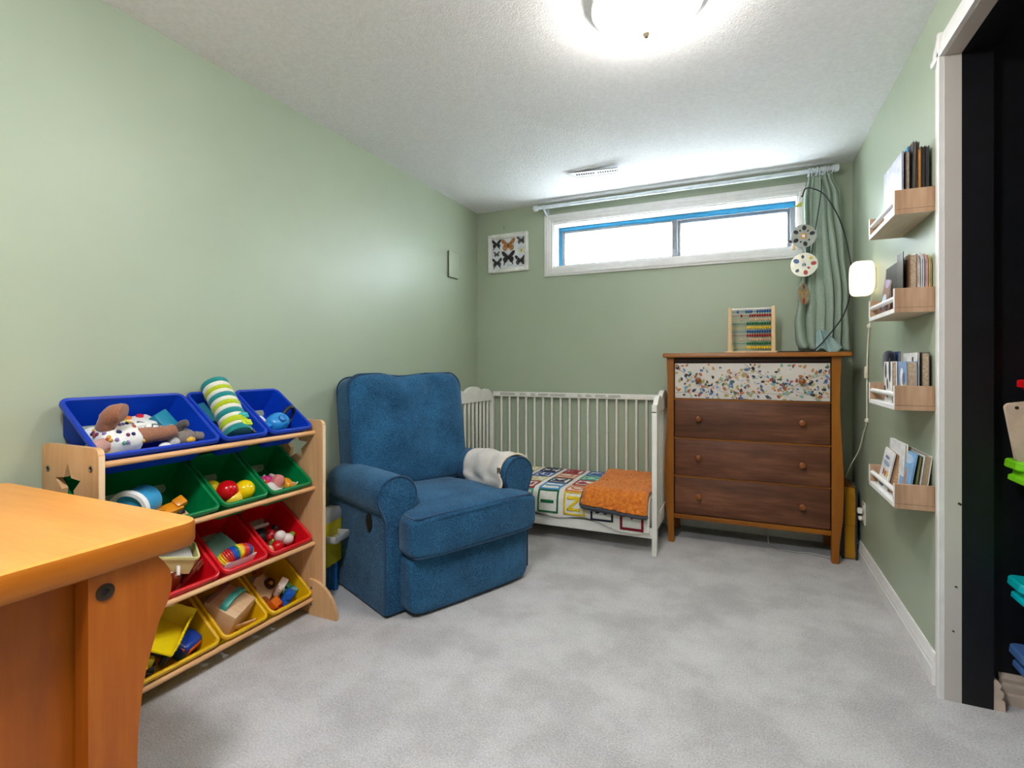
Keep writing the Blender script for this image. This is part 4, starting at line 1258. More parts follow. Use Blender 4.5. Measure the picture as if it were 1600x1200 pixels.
PAGE = P((196, 182, 160), 0.85, var=0.1, scale=300, name='page_edges')
BOARDP = P((176, 156, 132), 0.85, var=0.16, scale=260, name='board_pages')
def book(label, z, x, th, y0, y1, h, cover, pages=PAGE, lean=0.0, spine='far', art=None, tabs=None, name='book', leany=0.0):
    """stands on the ledge parallel to the wall: x is its lower front face, th its thickness; lean tips it back to the wall"""
    t = thing(name, label, 'book', group='books on the ledges', M=Matrix.Translation((x, (y0 + y1) / 2, z + 0.0165)) @ Matrix.Rotation(R_(leany), 4, 'X') @ Matrix.Rotation(R_(lean), 4, 'Y'))
    L = (y1 - y0) / 2
    cm = P(cover, 0.35, 0.5, var=0.10, scale=24, name='book_cover')
    c = 0.0018
    cv = MB()
    if tabs:
        poly = tabs(L, h)
        k = max(2, int(th / 0.006))
        for i in range(k):
            cv.prism([(a, b_ * (1 - 0.03 * (i % 2))) for a, b_ in poly], 'x', i * th / k, (i + 0.72) * th / k, mat=0 if i in (0, k - 1) else 1)
        cv.obj('board_pages', [cm, pages], t, 30)
    else:
        cv.span((0, -L, 0), (c, L, h)).span((th - c, -L, 0), (th, L, h))
        if spine == 'far': cv.span((0, L - c, 0), (th, L, h))
        else: cv.span((0, -L, 0), (th, -L + c, h))
        cv.obj('cover', cm, t, 0)
        a, b_ = (-L + 0.003, L - c) if spine == 'far' else (-L + c, L - 0.003)
        MB().span((c, a, 0.003), (th - c, b_, h - 0.003)).obj('pages', pages, t, 0)
    if art:
        for ia, (dy, dz, ry, rz, col_) in enumerate(art):
            pts = [(dy * L + ry * math.cos(2 * PI * i / 14), dz * h + rz * math.sin(2 * PI * i / 14)) for i in range(14)]
            MB().prism(pts, 'x', -0.0004 - 0.0003 * ia, -0.0001).obj('cover_picture', P(col_, 0.4, name='cover_ink'), t, 0)
    return t
z = SHZ[0]
book('large lavender picture book facing the room on the top ledge', z, 0.494, 0.006, 2.166, 2.412, 0.206, (206, 208, 232), spine='near', art=[(0.1, 0.62, 0.05, 0.05, (226, 226, 240)), (-0.2, 0.42, 0.06, 0.03, (216, 220, 238))])
book('thick beige paged book behind the lavender one', z, 0.503, 0.012, 2.160, 2.40, 0.204, (52, 50, 52), BOARDP)
book('blue cornered thin book poking up on the top ledge', z, 0.5165, 0.003, 2.19, 2.40, 0.228, (40, 150, 214))
book('tall grey paged book on the top ledge', z, 0.5205, 0.009, 2.160, 2.38, 0.234, (58, 52, 48), P((128, 116, 104), 0.85, var=0.15, scale=300, name='grey_pages'), lean=1.0)
book('brown booklet on the top ledge', z, 0.531, 0.006, 2.166, 2.37, 0.232, (70, 44, 32), P((150, 120, 96), 0.85, name='brown_pages'), lean=1.5)
book('orange edged booklet on the top ledge', z, 0.540, 0.005, 2.160, 2.38, 0.204, (206, 140, 62), P((214, 156, 84), 0.8, name='orange_pages'))
book('black hardback beside the orange edged booklet', z, 0.547, 0.010, 2.162, 2.38, 0.214, (34, 32, 34), P((70, 64, 60), 0.85, name='dark_pages'))
book('black hardback nearest the wall on the top ledge', z, 0.559, 0.009, 2.160, 2.37, 0.212, (40, 42, 44), P((84, 82, 78), 0.85, name='dark_pages2'))
z = SHZ[1]
def wavy(lobes):
    def fn(L, h):
        pts = [(L, 0.0)]
        n = 24
        for i in range(n + 1):
            t = i / n
            pts.append((L - 2 * L * t, h * (0.86 + 0.14 * abs(math.sin(PI * lobes * t)) ** 0.7)))
        return pts + [(-L, 0.0)]
    return fn
def rounded(L, h):
    return [(L, 0)] + [(L - 0.03 + 0.03 * math.cos(R_(a)), h - 0.05 + 0.05 * math.sin(R_(a))) for a in range(0, 91, 15)] + [(-L + 0.03 + 0.03 * math.cos(R_(a)), h - 0.05 + 0.05 * math.sin(R_(a))) for a in range(90, 181, 15)] + [(-L, 0)]
book('brown and lilac book leaning at the far end below the lamp', z, 0.486, 0.010, 2.355, 2.462, 0.168, (142, 104, 92), lean=7, leany=9, art=[(0.0, 0.75, 0.035, 0.024, (168, 152, 190)), (0.1, 0.3, 0.03, 0.03, (196, 206, 222))])
book('dark red book leaning behind the lilac one', z, 0.499, 0.010, 2.30, 2.43, 0.164, (92, 40, 36), lean=6, leany=9)
book('thin grey card book below the lamp', z, 0.497, 0.002, 2.165, 2.24, 0.196, (70, 60, 54), lean=0, leany=0)
book('black covered book below the lamp', z, 0.502, 0.006, 2.20, 2.42, 0.176, (30, 24, 22))
book('brown multi-board book below the lamp', z, 0.513, 0.022, 2.160, 2.34, 0.184, (126, 88, 66), BOARDP)
book('white edged board book with a rounded top', z, 0.536, 0.008, 2.160, 2.33, 0.190, (204, 196, 190), P((90, 70, 58), 0.85, name='board_dark'), tabs=rounded)
book('pale grey board book with lobed tabs', z, 0.5455, 0.011, 2.160, 2.34, 0.194, (190, 190, 196), P((206, 200, 198), 0.8, name='board_pale'), tabs=wavy(2))
book('pink tinted board book with lobed tabs', z, 0.558, 0.008, 2.160, 2.33, 0.188, (188, 150, 146), P((200, 180, 170), 0.8, name='board_pink'), tabs=wavy(3))
book('yellowish lobed board book nearest the wall below the lamp', z, 0.567, 0.008, 2.158, 2.32, 0.182, (186, 160, 104), P((200, 190, 170), 0.8, name='board_cream'), tabs=wavy(3))
z = SHZ[2]
book('black and white cow board book on the third ledge', z, 0.486, 0.016, 2.262, 2.372, 0.150, (232, 230, 224), BOARDP, art=[(0.55, 0.78, 0.012, 0.03, (40, 42, 60)), (-0.5, 0.80, 0.014, 0.045, (48, 50, 70)), (0.1, 0.45, 0.008, 0.020, (44, 44, 52)), (0.15, 0.2, 0.008, 0.014, (44, 44, 52)), (0.7, 0.28, 0.008, 0.02, (44, 44, 56))])
book('blue board book with a white penguin on the third ledge', z, 0.505, 0.030, 2.158, 2.30, 0.150, (128, 160, 200), BOARDP, art=[(-0.2, 0.62, 0.020, 0.034, (236, 238, 240)), (-0.62, 0.34, 0.018, 0.030, (226, 184, 70)), (-0.55, 0.60, 0.016, 0.022, (88, 98, 130)), (0.25, 0.3, 0.02, 0.03, (150, 140, 150))])
book('white book with a black mark behind the penguin book', z, 0.538, 0.006, 2.165, 2.34, 0.180, (230, 230, 226), spine='near', art=[(-0.35, 0.87, 0.010, 0.010, (30, 34, 50))])
book('tall brown paged board book nearest the wall on the third ledge', z, 0.547, 0.022, 2.158, 2.33, 0.180, (60, 48, 44), BOARDP)
book('navy blue book at the back of the third ledge', z, 0.522, 0.008, 2.34, 2.40, 0.188, (26, 64, 118), BOARDP)
pf = thing('plush_toy', 'dark navy plush toy with a rounded top sticking up behind the cow book', 'plush toy', (0.512, 2.385, z + 0.0165))
NAVY = fabric('navy_plush', (8, 14, 28), (22, 32, 52))
part(MB().sq((0.505, 2.39, z + 0.168), (0.018, 0.050, 0.042), 2.6, 10).ball((0.509, 2.345, z + 0.140), (0.014, 0.03, 0.03), 12, 8), 'head', NAVY, pf, 60)
part(MB().span((0.497, 2.345, z + 0.017), (0.520, 2.43, z + 0.150), 0.008), 'body', NAVY, pf)
z = SHZ[3]
book('white picture book leaning at the far end of the lowest ledge', z, 0.480, 0.005, 2.325, 2.455, 0.150, (232, 230, 228), lean=10, leany=4, art=[(0.1, 0.8, 0.03, 0.006, (110, 130, 170)), (0.3, 0.42, 0.008, 0.012, (180, 60, 50)), (-0.1, 0.40, 0.008, 0.012, (190, 70, 60)), (-0.5, 0.42, 0.012, 0.012, (220, 190, 90)), (0.0, 0.65, 0.04, 0.010, (160, 176, 200)), (0.2, 0.1, 0.03, 0.008, (120, 130, 140))])
book('wavy brown paged board book behind the leaning white one', z, 0.488, 0.024, 2.312, 2.44, 0.146, (150, 110, 80), P((186, 150, 112), 0.85, var=0.2, scale=220, name='wavy_pages'), lean=11, leany=3)
book('tall white hardback on the lowest ledge', z, 0.514, 0.010, 2.245, 2.45, 0.188, (232, 232, 230), lean=2)
book('dark spined book between the white hardback and the fox book', z, 0.526, 0.006, 2.24, 2.44, 0.180, (60, 44, 30), lean=2)
book('light blue book with an orange fox on the lowest ledge', z, 0.505, 0.006, 2.158, 2.288, 0.170, (128, 178, 222), lean=9, art=[(0.0, 0.38, 0.012, 0.052, (204, 140, 92)), (0.25, 0.16, 0.026, 0.016, (214, 130, 60)), (0.0, 0.85, 0.05, 0.016, (190, 214, 238)), (0.3, 0.1, 0.012, 0.012, (236, 236, 236))])
book('dark green book behind the fox book', z, 0.520, 0.010, 2.165, 2.36, 0.162, (28, 46, 32), P((150, 146, 80), 0.8, name='olive_pages'), lean=8)
book('thick white topped book nearest the wall on the lowest ledge', z, 0.535, 0.022, 2.158, 2.39, 0.166, (226, 226, 224), P((160, 140, 114), 0.85, var=0.14, scale=300, name='tan_pages'), lean=7)

# ------------------------------------------------------------------ wall lamp with its cord, switch, clips and plug
wl = thing('wall_lamp', 'glowing white glass wall lamp on the right wall', 'lamp', (XR, 3.0, 1.477))
sh = MB().sq((-0.055, 0, 0), (0.047, 0.064, 0.083), 5, 14, lambda q: (q.x, q.y * (1 - 0.12 * (q.z < 0) * min(1, -q.z / 0.08)), q.z))
sh.obj('glass_shade', glow('lit_opal_glass', (255, 234, 200), SCONCE_E), wl, 60)
MB().span((-0.010, -0.03, -0.05), (0.0, 0.03, 0.05), 0.003).obj('wall_mount', M_WHITE, wl)
CORDM = P((232, 226, 208), 0.5, name='cream_cord')
cd = spline([(XR - 0.008, 3.02, 1.392), (XR - 0.006, 3.06, 1.33), (XR - 0.006, 3.10, 1.24), (XR - 0.006, 3.14, 1.10), (XR - 0.006, 3.15, 0.95), (XR - 0.006, 3.15, 0.80), (XR - 0.006, 3.16, 0.755), (XR - 0.010, 3.22, 0.69), (XR - 0.02, 3.27, 0.60), (XR - 0.05, 3.33, 0.50), (XR - 0.06, 3.42, 0.40), (XR - 0.03, 3.44, 0.33), (XR - 0.02, 3.36, 0.285), (XR - 0.022, 3.26, 0.283)])
MB().tube([Vector(p) - wl.location for p in cd], 0.0032, 7).obj('cord', CORDM, wl, 60)
MB().box((-0.010, 0.147, 1.018 - 1.477), (0.016, 0.022, 0.062), 0.005).box((-0.010, 0.134, 1.018 - 1.477), (0.006, 0.006, 0.014), 0.002).obj('cord_switch', P((222, 212, 190), 0.45, name='switch_plastic'), wl)
for yy, zz in ((0.098, 1.252), (0.150, 0.772)):
    MB().box((-0.007, yy, zz - 1.477), (0.014, 0.026, 0.022), 0.005).cyl((-0.016, yy, zz - 1.477), (-0.010, yy, zz - 1.477), 0.005, n=10).obj('cord_clip', CORDM, wl)
ol = thing('wall_outlet', 'white double power outlet low on the right wall', 'outlet', (XR, 3.245, 0.215))
MB().span((-0.005, -0.036, 0), (0, 0.036, 0.116), 0.002).obj('cover_plate', P((228, 224, 214), 0.4, name='outlet_white'), ol)
for zz in (0.030, 0.080):
    MB().lathe([(0.0, 0), (0.016, 0), (0.015, 0.003), (0, 0.003)], 18, Matrix.Translation((-0.005, 0, zz)) @ Euler((0, -PI / 2, 0)).to_matrix().to_4x4()).obj('socket', P((222, 218, 208), 0.4, name='socket_white'), ol)
one(MB().box((XR - 0.020, 3.245, 0.284), (0.024, 0.026, 0.03), 0.006), 'plug', P((236, 232, 224), 0.4, name='plug_white'), 'white plug in the upper socket of the wall outlet', 'plug')
one(MB().box((XR - 0.018, 3.245, 0.245), (0.020, 0.024, 0.024), 0.008), 'socket_guard', P((232, 228, 220), 0.4, name='guard_white'), 'white rounded cover in the lower socket of the wall outlet', 'socket cover')

# mustard storage bag between dresser and wall
bg = thing('storage_bag', 'mustard and dark grey upright storage bag beside the dresser', 'bag', (0.522, 3.40, 0))
MUST = fabric('mustard_canvas', (166, 112, 10), (196, 142, 24), wscale=380, bmp=0.25, blotch=8)
CHAR = fabric('charcoal_canvas', (40, 42, 44), (60, 62, 64), wscale=380, bmp=0.25)
def bagf(q):
    return (q.x + 0.002 * math.sin(q.z * 20), q.y, q.z)
MB().sq((0, 0, 0.198), (0.026, 0.104, 0.198), 16, 14, bagf).obj('body', MUST, bg, 50)
for x in (-0.030, 0.030):
    MB().box((x, 0.0, 0.198), (0.010, 0.210, 0.398), 0.004).obj('side_band', CHAR, bg)
MB().span((-0.026, -0.106, 0.185), (0.026, -0.103, 0.188), 0.001).obj('seam', P((140, 92, 8), 0.8, name='seam_thread'), bg)
fl = MB().grid(lambda u, v: (-0.026 + 0.05 * u, -0.10 + 0.20 * v, 0.398 + 0.040 * math.sin(v * 2.6) * (1 - u) + 0.004 * math.sin(u * 6)), 8, 12)
fl.obj('open_flap', P((120, 78, 20), 0.8, name='flap'), bg, 60).modifiers.new('t', 'SOLIDIFY').thickness = 0.003

# ------------------------------------------------------------------ things stored in the closet
def tub(name, label, x0, x1, y0, y1, z0, h, lidc, bodyc, zl=0.03):
    t = thing(name, label, 'storage tub', ((x0 + x1) / 2, (y0 + y1) / 2, z0))
    bm_ = MB()
    slab(bm_, x0 + 0.035, x1 - 0.035, y0 + 0.035, y1 - 0.035, 0.035, [(0.025, z0), (0.020, z0 + 0.004), (0.012, z0 + h * 0.5), (0.006, z0 + h * 0.62), (-0.010, z0 + h * 0.85), (-0.012, z0 + h)])
    part(bm_, 'body', P(bodyc, 0.35, name='tub_plastic'), t, 30)
    l = MB()
    slab(l, x0, x1, y0, y1, 0.03, [(0.006, z0 + h - 0.004), (0.0, z0 + h), (0.001, z0 + h + zl * 0.35), (0.010, z0 + h + zl * 0.5), (0.012, z0 + h + zl * 0.9), (0.016, z0 + h + zl), (0.050, z0 + h + zl), (0.055, z0 + h + zl * 0.55)])
    ld = part(l, 'lid', P(lidc, 0.3, name='lid_plastic'), t, 30)
    hd = MB()
    slab(hd, x0 - 0.004, x0 + 0.05, y1 - 0.10, y1 + 0.004, 0.02, [(0.004, z0 + h + zl), (0, z0 + h + zl + 0.004), (0.002, z0 + h + zl + 0.022), (0.006, z0 + h + zl + 0.026)])
    part(hd, 'corner_grip', P(lidc, 0.3, name='lid_plastic'), ld, 30)
    return t
tub('storage_tub', 'blue plastic storage tub at the bottom of the closet stack', 0.724, 1.16, 1.46, 2.025, 0.0, 0.165, (62, 96, 148), (70, 100, 150), 0.03)
tub('storage_tub', 'storage tub with a turquoise lid in the closet', 0.722, 1.16, 1.46, 2.03, 0.222, 0.145, (0, 168, 176), (96, 116, 168), 0.03)
tub('storage_tub', 'lime green storage tub in the middle of the closet stack', 0.720, 1.16, 1.46, 2.045, 0.42, 0.292, (116, 196, 24), (98, 176, 22), 0.034)
cbd = thing('cutting_board', 'pale plastic board with a corner hole leaning in the closet', 'board', (0.787, 1.99, 0.775))
cbd.rotation_euler = (0, R_(-9), 0)
m = MB(); m.prism(rrect(-0.06, 0.16, 0.0, 0.175, 0.014), 'y', -0.008, 0.008); m.obj('board', P((206, 184, 164), 0.5, name='beige_board'), cbd, 30)
MB().cyl((-0.035, -0.0086, 0.160), (-0.035, 0.0086, 0.160), 0.005, n=12).obj('hole', P((40, 34, 30), 0.8, name='hole_dark'), cbd)
bsk = thing('woven_basket', 'small striped woven basket on the lime green tub', 'basket', (0.845, 1.90, 0.774))
for i in range(14):
    M = Matrix.Translation((0, 0, 0.006 + i * 0.0125))
    rr_ = 0.050 + 0.010 * math.sin(i / 13 * PI)
    MB().tube([(rr_ * math.cos(2 * PI * k / 20), rr_ * math.sin(2 * PI * k / 20), 0.006 + i * 0.0125) for k in range(20)], 0.0066, 6, closed=True).obj('coil', P((70, 56, 46) if i % 2 else (186, 160, 130), 0.8, name='woven_cane'), bsk, 60)
rs = thing('red_tray', 'red plastic tray high on the closet stack', 'tray', (0.93, 1.80, 0.955))
m = MB(); slab(m, -0.20, 0.20, -0.20, 0.215, 0.03, [(0.03, 0.0), (0.025, 0.004), (0.012, 0.030), (0.0, 0.034), (0, 0.052), (0.004, 0.055), (0.012, 0.055), (0.03, 0.02)]); m.obj('dish', P((206, 12, 22), 0.35, name='red_plastic'), rs, 30)
m = MB(); slab(m, -0.12, 0.16, -0.15, 0.10, 0.02, [(0, -0.178), (0, -0.01), (0.01, 0.0)]); m.obj('foot_box', P((150, 14, 20), 0.4, name='dark_red_plastic'), rs, 30)
# ------------------------------------------------------------------ toys in the bins
def TM(r, c, loc, rot=(0, 0, 0), world=False):
    M = binM(r, c) @ Matrix.Translation((loc[0], loc[1] * 0.96, loc[2] + 0.010))
    if world:
        M = Matrix.Translation(M.translation)
    return M @ Euler([R_(a) for a in rot]).to_matrix().to_4x4() @ Matrix.Scale(1.15, 4)
def toy(name, label, cat, r, c, loc, rot=(0, 0, 0), group=None, world=False):
    return thing(name, label, cat, M=TM(r, c, loc, rot, world), group=group)
def toy1(mb, name, mats, label, cat, r, c, loc, rot=(0, 0, 0), group=None, world=False, smooth=38):
    return tag(mb.obj(name, mats, None, smooth, TM(r, c, loc, rot, world)), label, cat, group)
PL = lambda c, r=0.3: P(c, r, 0.5, var=0.04, name='toy_plastic')
FB = lambda a, b_: fabric('toy_fabric', a, b_, wscale=300, bmp=0.4, blotch=20)
WOODT = wood('toy_wood', (206, 160, 116), (222, 182, 140), (232, 196, 158), 'x', 0.5)

# top row, wide bin
t = toy('plush_doll', 'plush doll with brown limbs in a polka dot dress in the wide blue bin', 'plush toy', 0, 0, (0.030, -0.098, -0.052))
SKIN = FB((140, 92, 68), (168, 116, 90)); SKIN2 = FB((176, 132, 118), (200, 156, 142)); DRESS = FB((226, 222, 214), (240, 238, 232))
MB().sq((0, 0.01, 0), (0.048, 0.056, 0.042), 2.6, 12).obj('dress', DRESS, t, 60)
dots = MB(); dc = [(196, 90, 60), (216, 166, 60), (90, 160, 130), (130, 60, 90), (40, 50, 100), (150, 130, 180)]
rr = random.Random(3)
for k in range(46):
    a, e = rr.uniform(0, 2 * PI), rr.uniform(0.15, 1.25)
    n_ = Vector((math.cos(a) * math.cos(e), math.sin(a) * math.cos(e), math.sin(e)))
    p = Vector((n_.x * 0.048, n_.y * 0.056 + 0.01, n_.z * 0.042)) * 1.0
    kx = (abs(n_.x) ** 2.6 + abs(n_.y) ** 2.6 + abs(n_.z) ** 2.6) ** (-1 / 2.6)
    p = Vector((n_.x * 0.048 * kx, n_.y * 0.056 * kx + 0.01, n_.z * 0.042 * kx))
    dots.ball(p, (0.0055, 0.0055, 0.0055), 7, 5, mat=k % 6)
tag(dots.obj('dress_dots', [FB(tuple(x * 0.9 for x in c), c) for c in dc], t, 60), kind='stuff')
MB().tube(spline([(-0.02, -0.02, 0.03), (-0.022, -0.018, 0.062), (-0.012, -0.012, 0.088), (0.002, -0.002, 0.096)], 4), [0.022] * 4 + [0.025] * 4 + [0.024] * 4 + [0.012], 12).obj('leg', SKIN, t, 60)
MB().tube(spline([(0.005, 0.05, 0.012), (0.012, 0.09, 0.018), (0.014, 0.125, 0.022), (0.010, 0.150, 0.026)], 4), [0.023] * 4 + [0.021] * 4 + [0.019] * 4 + [0.010], 12).obj('leg', SKIN, t, 60)
MB().tube(spline([(0.02, -0.03, 0.01), (0.03, -0.06, 0.004), (0.045, -0.075, -0.012)], 4), [0.020] * 4 + [0.022] * 4 + [0.012], 12).obj('arm', SKIN2, t, 60)
MB().ball((0.052, -0.035, -0.012), (0.018, 0.03, 0.016)).obj('foot_sock', FB((222, 196, 100), (238, 216, 130)), t, 60)
MB().ball((-0.035, -0.03, -0.01), (0.028, 0.026, 0.026)).obj('bonnet', DRESS, t, 60)
toy1(MB().box((0, 0, 0), (0.08, 0.11, 0.02), 0.008), 'lime_pad', PL((168, 196, 40)), 'lime green pad under the plush doll in the wide blue bin', 'toy', 0, 0, (-0.02, -0.06, -0.075), (10, 0, 20))
t = toy('activity_board', 'white toy board with round coloured buttons behind the plush doll', 'toy', 0, 0, (-0.052, 0.0, -0.062), (0, -18, 8))
MB().box((0, 0, 0), (0.07, 0.13, 0.018), 0.007).obj('board', PL((232, 230, 222)), t)
for x, y, c in ((-0.02, -0.03, (60, 170, 70)), (-0.02, 0.0, (236, 130, 40)), (-0.02, 0.035, (206, 30, 50)), (0.012, -0.02, (230, 190, 60))):
    MB().lathe([(0, 0.009), (0.010, 0.009), (0.009, 0.014), (0, 0.015)], 14, Matrix.Translation((x, y, 0))).obj('button', PL(c), t)
toy1(MB().box((0, 0, 0), (0.075, 0.055, 0.05), 0.004), 'teal_box', PL((20, 128, 156)), 'teal cardboard box standing in the wide blue bin', 'box', 0, 0, (-0.035, 0.095, -0.068), (0, 25, 30))
t = toy('toy_keyboard', 'dark grey toy keyboard with white keys in the wide blue bin', 'toy', 0, 0, (0.012, 0.062, -0.058), (0, 14, -28))
MB().box((0, 0, 0), (0.05, 0.13, 0.014), 0.003).obj('case', PL((96, 100, 106)), t)
for k in range(7):
    MB().box((0, -0.052 + k * 0.0172, 0.0075), (0.036, 0.0135, 0.004), 0.001).obj('key', PL((232, 232, 230)), t)
t = toy('plush_bird', 'small grey plush animal with a yellow beak in the wide blue bin', 'plush toy', 0, 0, (0.045, 0.118, -0.056))
GP = FB((112, 100, 92), (150, 138, 128))
MB().ball((0, 0, 0), (0.028, 0.036, 0.024)).obj('body', GP, t, 60)
MB().tube(spline([(-0.01, -0.012, 0.012), (-0.014, -0.010, 0.035), (-0.006, 0.004, 0.047)], 4), [0.012] * 8 + [0.007], 10).obj('paw', FB((70, 64, 62), (104, 96, 92)), t, 60)
MB().tube(spline([(0.006, 0.03, 0.004), (0.012, 0.052, 0.004), (0.012, 0.068, 0.002)], 4), [0.014] * 8 + [0.008], 10).obj('paw', GP, t, 60)
MB().ball((0.016, -0.034, -0.002), (0.016, 0.017, 0.015)).obj('tail', FB((170, 166, 162), (206, 202, 198)), t, 60)
MB().ball((0.026, 0.008, 0.008), (0.010, 0.014, 0.009)).obj('beak', FB((214, 164, 50), (234, 188, 80)), t, 60)
toy1(MB().ball((0, 0, 0), (0.012, 0.017, 0.010)), 'white_pebble', PL((236, 234, 228)), 'small white rattle piece between doll and plush bird', 'toy', 0, 0, (0.072, 0.045, -0.062))

# top row, middle bin: rolled caterpillar with buckles
t = toy('caterpillar_cushion', 'striped white, teal and lime caterpillar cushion with buckles', 'plush toy', 0, 1, (-0.012, 0.0, -0.008), (0, 12, -6))
CW = FB((214, 208, 192), (232, 228, 214)); CT = FB((24, 120, 120), (40, 144, 140)); CG = FB((160, 178, 20), (190, 206, 44))
xs = -0.128; k = 0
seq = [('g', .012), ('t', .018), ('w', .018), ('g', .016), ('w', .016), ('t', .018), ('w', .016), ('g', .018), ('w', .016), ('t', .020), ('w', .014), ('g', .020), ('w', .012), ('t', .020)]
for k, (cc, w) in enumerate(seq):
    R0 = 0.042 if cc == 'w' else 0.0435
    if k == 0: R0 = 0.022
    M = Matrix.Translation((xs, 0, 0.006 * math.sin((xs + 0.12) * 12))) @ Matrix.Rotation(PI / 2, 4, 'Y')
    e = 0.93
    MB().lathe([(0, 0), (R0 * e, 0.0), (R0, w * 0.25), (R0, w * 0.75), (R0 * e, w), (0, w)], 28, M).obj('stripe', {'w': CW, 't': CT, 'g': CG}[cc], t, 50)
    xs += w * 0.98
for x, c in ((0.052, CT), (0.082, CG)):
    b_ = MB().box((x, 0.014, 0.043), (0.022, 0.034, 0.009), 0.003)
    b_.box((x, 0.014, 0.049), (0.012, 0.012, 0.004), 0.001)
    b_.obj('buckle', PL((60, 176, 166) if c is CT else (196, 214, 40)), t)
toy1(MB().box((0, 0, 0), (0.09, 0.05, 0.02), 0.004), 'teal_cloth_book', PL((16, 110, 130), 0.7), 'teal cloth book behind the caterpillar cushion', 'book', 0, 1, (-0.05, -0.055, -0.05), (20, 0, 0))
t = toy('zebra_book', 'black book with white flecks beside the caterpillar cushion', 'book', 0, 1, (0.055, 0.062, -0.062), (-25, 0, 0))
MB().box((0, 0, 0), (0.07, 0.022, 0.05), 0.003).obj('block', PL((24, 24, 28), 0.6), t)
sp = MB()
for i in range(14): sp.box((-0.028 + (i % 7) * 0.0094, -0.006 + (i // 7) * 0.010, 0.0255), (0.004, 0.0018, 0.001), rot=(0, 0, 0.5 * (i % 3)))
tag(sp.obj('fleck', PL((232, 232, 230), 0.6), t, 0), kind='stuff')

# top row, right bin
t = toy('round_rattle', 'round sky blue toy with a knob and black strap in the end bin', 'toy', 0, 2, (0.045, 0.0, -0.045), (0, 0, 15))
MB().sq((0, 0, 0), (0.034, 0.046, 0.034), 2.4, 12).obj('body', PL((40, 140, 208)), t, 60)
MB().lathe([(0, 0), (0.013, 0.0), (0.014, 0.006), (0.011, 0.011), (0, 0.012)], 18, Matrix.Translation((0.012, -0.008, 0.031)) @ Euler((0.3, 0.35, 0)).to_matrix().to_4x4()).obj('knob', PL((28, 118, 190)), t)
MB().prism([(-0.045, -0.012), (-0.062, 0.006), (-0.045, 0.012)], 'x', -0.01, 0.01).obj('spout', PL((40, 140, 208)), t, 0)
st_ = spline([(-0.008, 0.028, 0.024), (-0.012, 0.05, 0.044), (-0.008, 0.078, 0.036), (0.004, 0.084, 0.0), (0.008, 0.060, -0.03)], 6)
MB().tube(st_, 0.0075, 8).obj('strap', PL((26, 28, 34), 0.5), t, 60)
toy1(MB().sq((0, 0, 0), (0.035, 0.03, 0.02), 2.2, 8, lambda q: (q.x, q.y, q.z + 0.005 * noise.noise(q * 60))), 'white_cloth', FB((214, 212, 214), (234, 232, 232)), 'crumpled white cloth behind the round sky blue toy', 'cloth', 0, 2, (0.01, -0.062, -0.065), smooth=70)

# second row
t = toy('toy_drum', 'pale blue toy drum with a white rim in the wide green bin', 'toy', 1, 0, (0.02, -0.03, -0.03), (78, 0, 28))
MB().cyl((0, 0, -0.04), (0, 0, 0.03), 0.044, n=28).obj('drum_side', PL((60, 158, 206)), t)
MB().lathe([(0.040, 0.03), (0.052, 0.03), (0.053, 0.036), (0.050, 0.044), (0.040, 0.044), (0.040, 0.03)], 32, caps=False).obj('rim', PL((232, 230, 226)), t)
t = toy('toy_digger', 'orange and black toy digger in the wide green bin', 'toy car', 1, 0, (0.048, 0.075, -0.066), (0, 0, 10))
OR = PL((226, 140, 20))
MB().box((0, 0, 0.006), (0.035, 0.062, 0.022), 0.004).box((-0.004, 0.028, 0.018), (0.03, 0.03, 0.02), 0.003, rot=(0.4, 0, 0)).obj('body', OR, t)
MB().tube([(0, -0.02, 0.012), (0, -0.045, 0.026), (0, -0.066, 0.010)], [0.006, 0.005, 0.004], 8).obj('arm', OR, t)
MB().prism([(-0.080, -0.002), (-0.058, 0.002), (-0.062, 0.018), (-0.078, 0.012)], 'x', -0.012, 0.012).obj('bucket', OR, t, 0)
for y in (-0.018, 0.022):
    for x in (-0.018, 0.018):
        MB().lathe([(0, -0.006), (0.012, -0.006), (0.014, -0.003), (0.014, 0.003), (0.012, 0.006), (0, 0.006)], 16, Matrix.Translation((x, y, -0.004)) @ Matrix.Rotation(PI / 2, 4, 'Y')).obj('wheel', PL((28, 28, 30), 0.6), t)
toy1(MB().box((0, 0, 0), (0.04, 0.08, 0.012), 0.003), 'wooden_plank', WOODT, 'small wooden plank in front of the toy digger', 'block', 1, 0, (0.078, 0.085, -0.078), (0, 10, 20))
for loc, rad, col_, lb in (((-0.002, -0.045, -0.062), 0.027, (226, 196, 20), 'yellow ball at the back left of the green bin'), ((0.038, -0.012, -0.046), 0.034, (204, 10, 20), 'shiny red ball in the green bin'),
                           ((0.052, 0.056, -0.048), 0.033, (248, 206, 10), 'large yellow ball at the right of the green bin'), ((0.070, 0.004, -0.062), 0.026, (240, 200, 60), 'small yellow ball at the front of the green bin')):
    toy1(MB().ball((0, 0, 0), rad, 24, 16), 'ball', PL(col_, 0.15), lb, 'ball', 1, 1, loc, group='balls in the green bin')
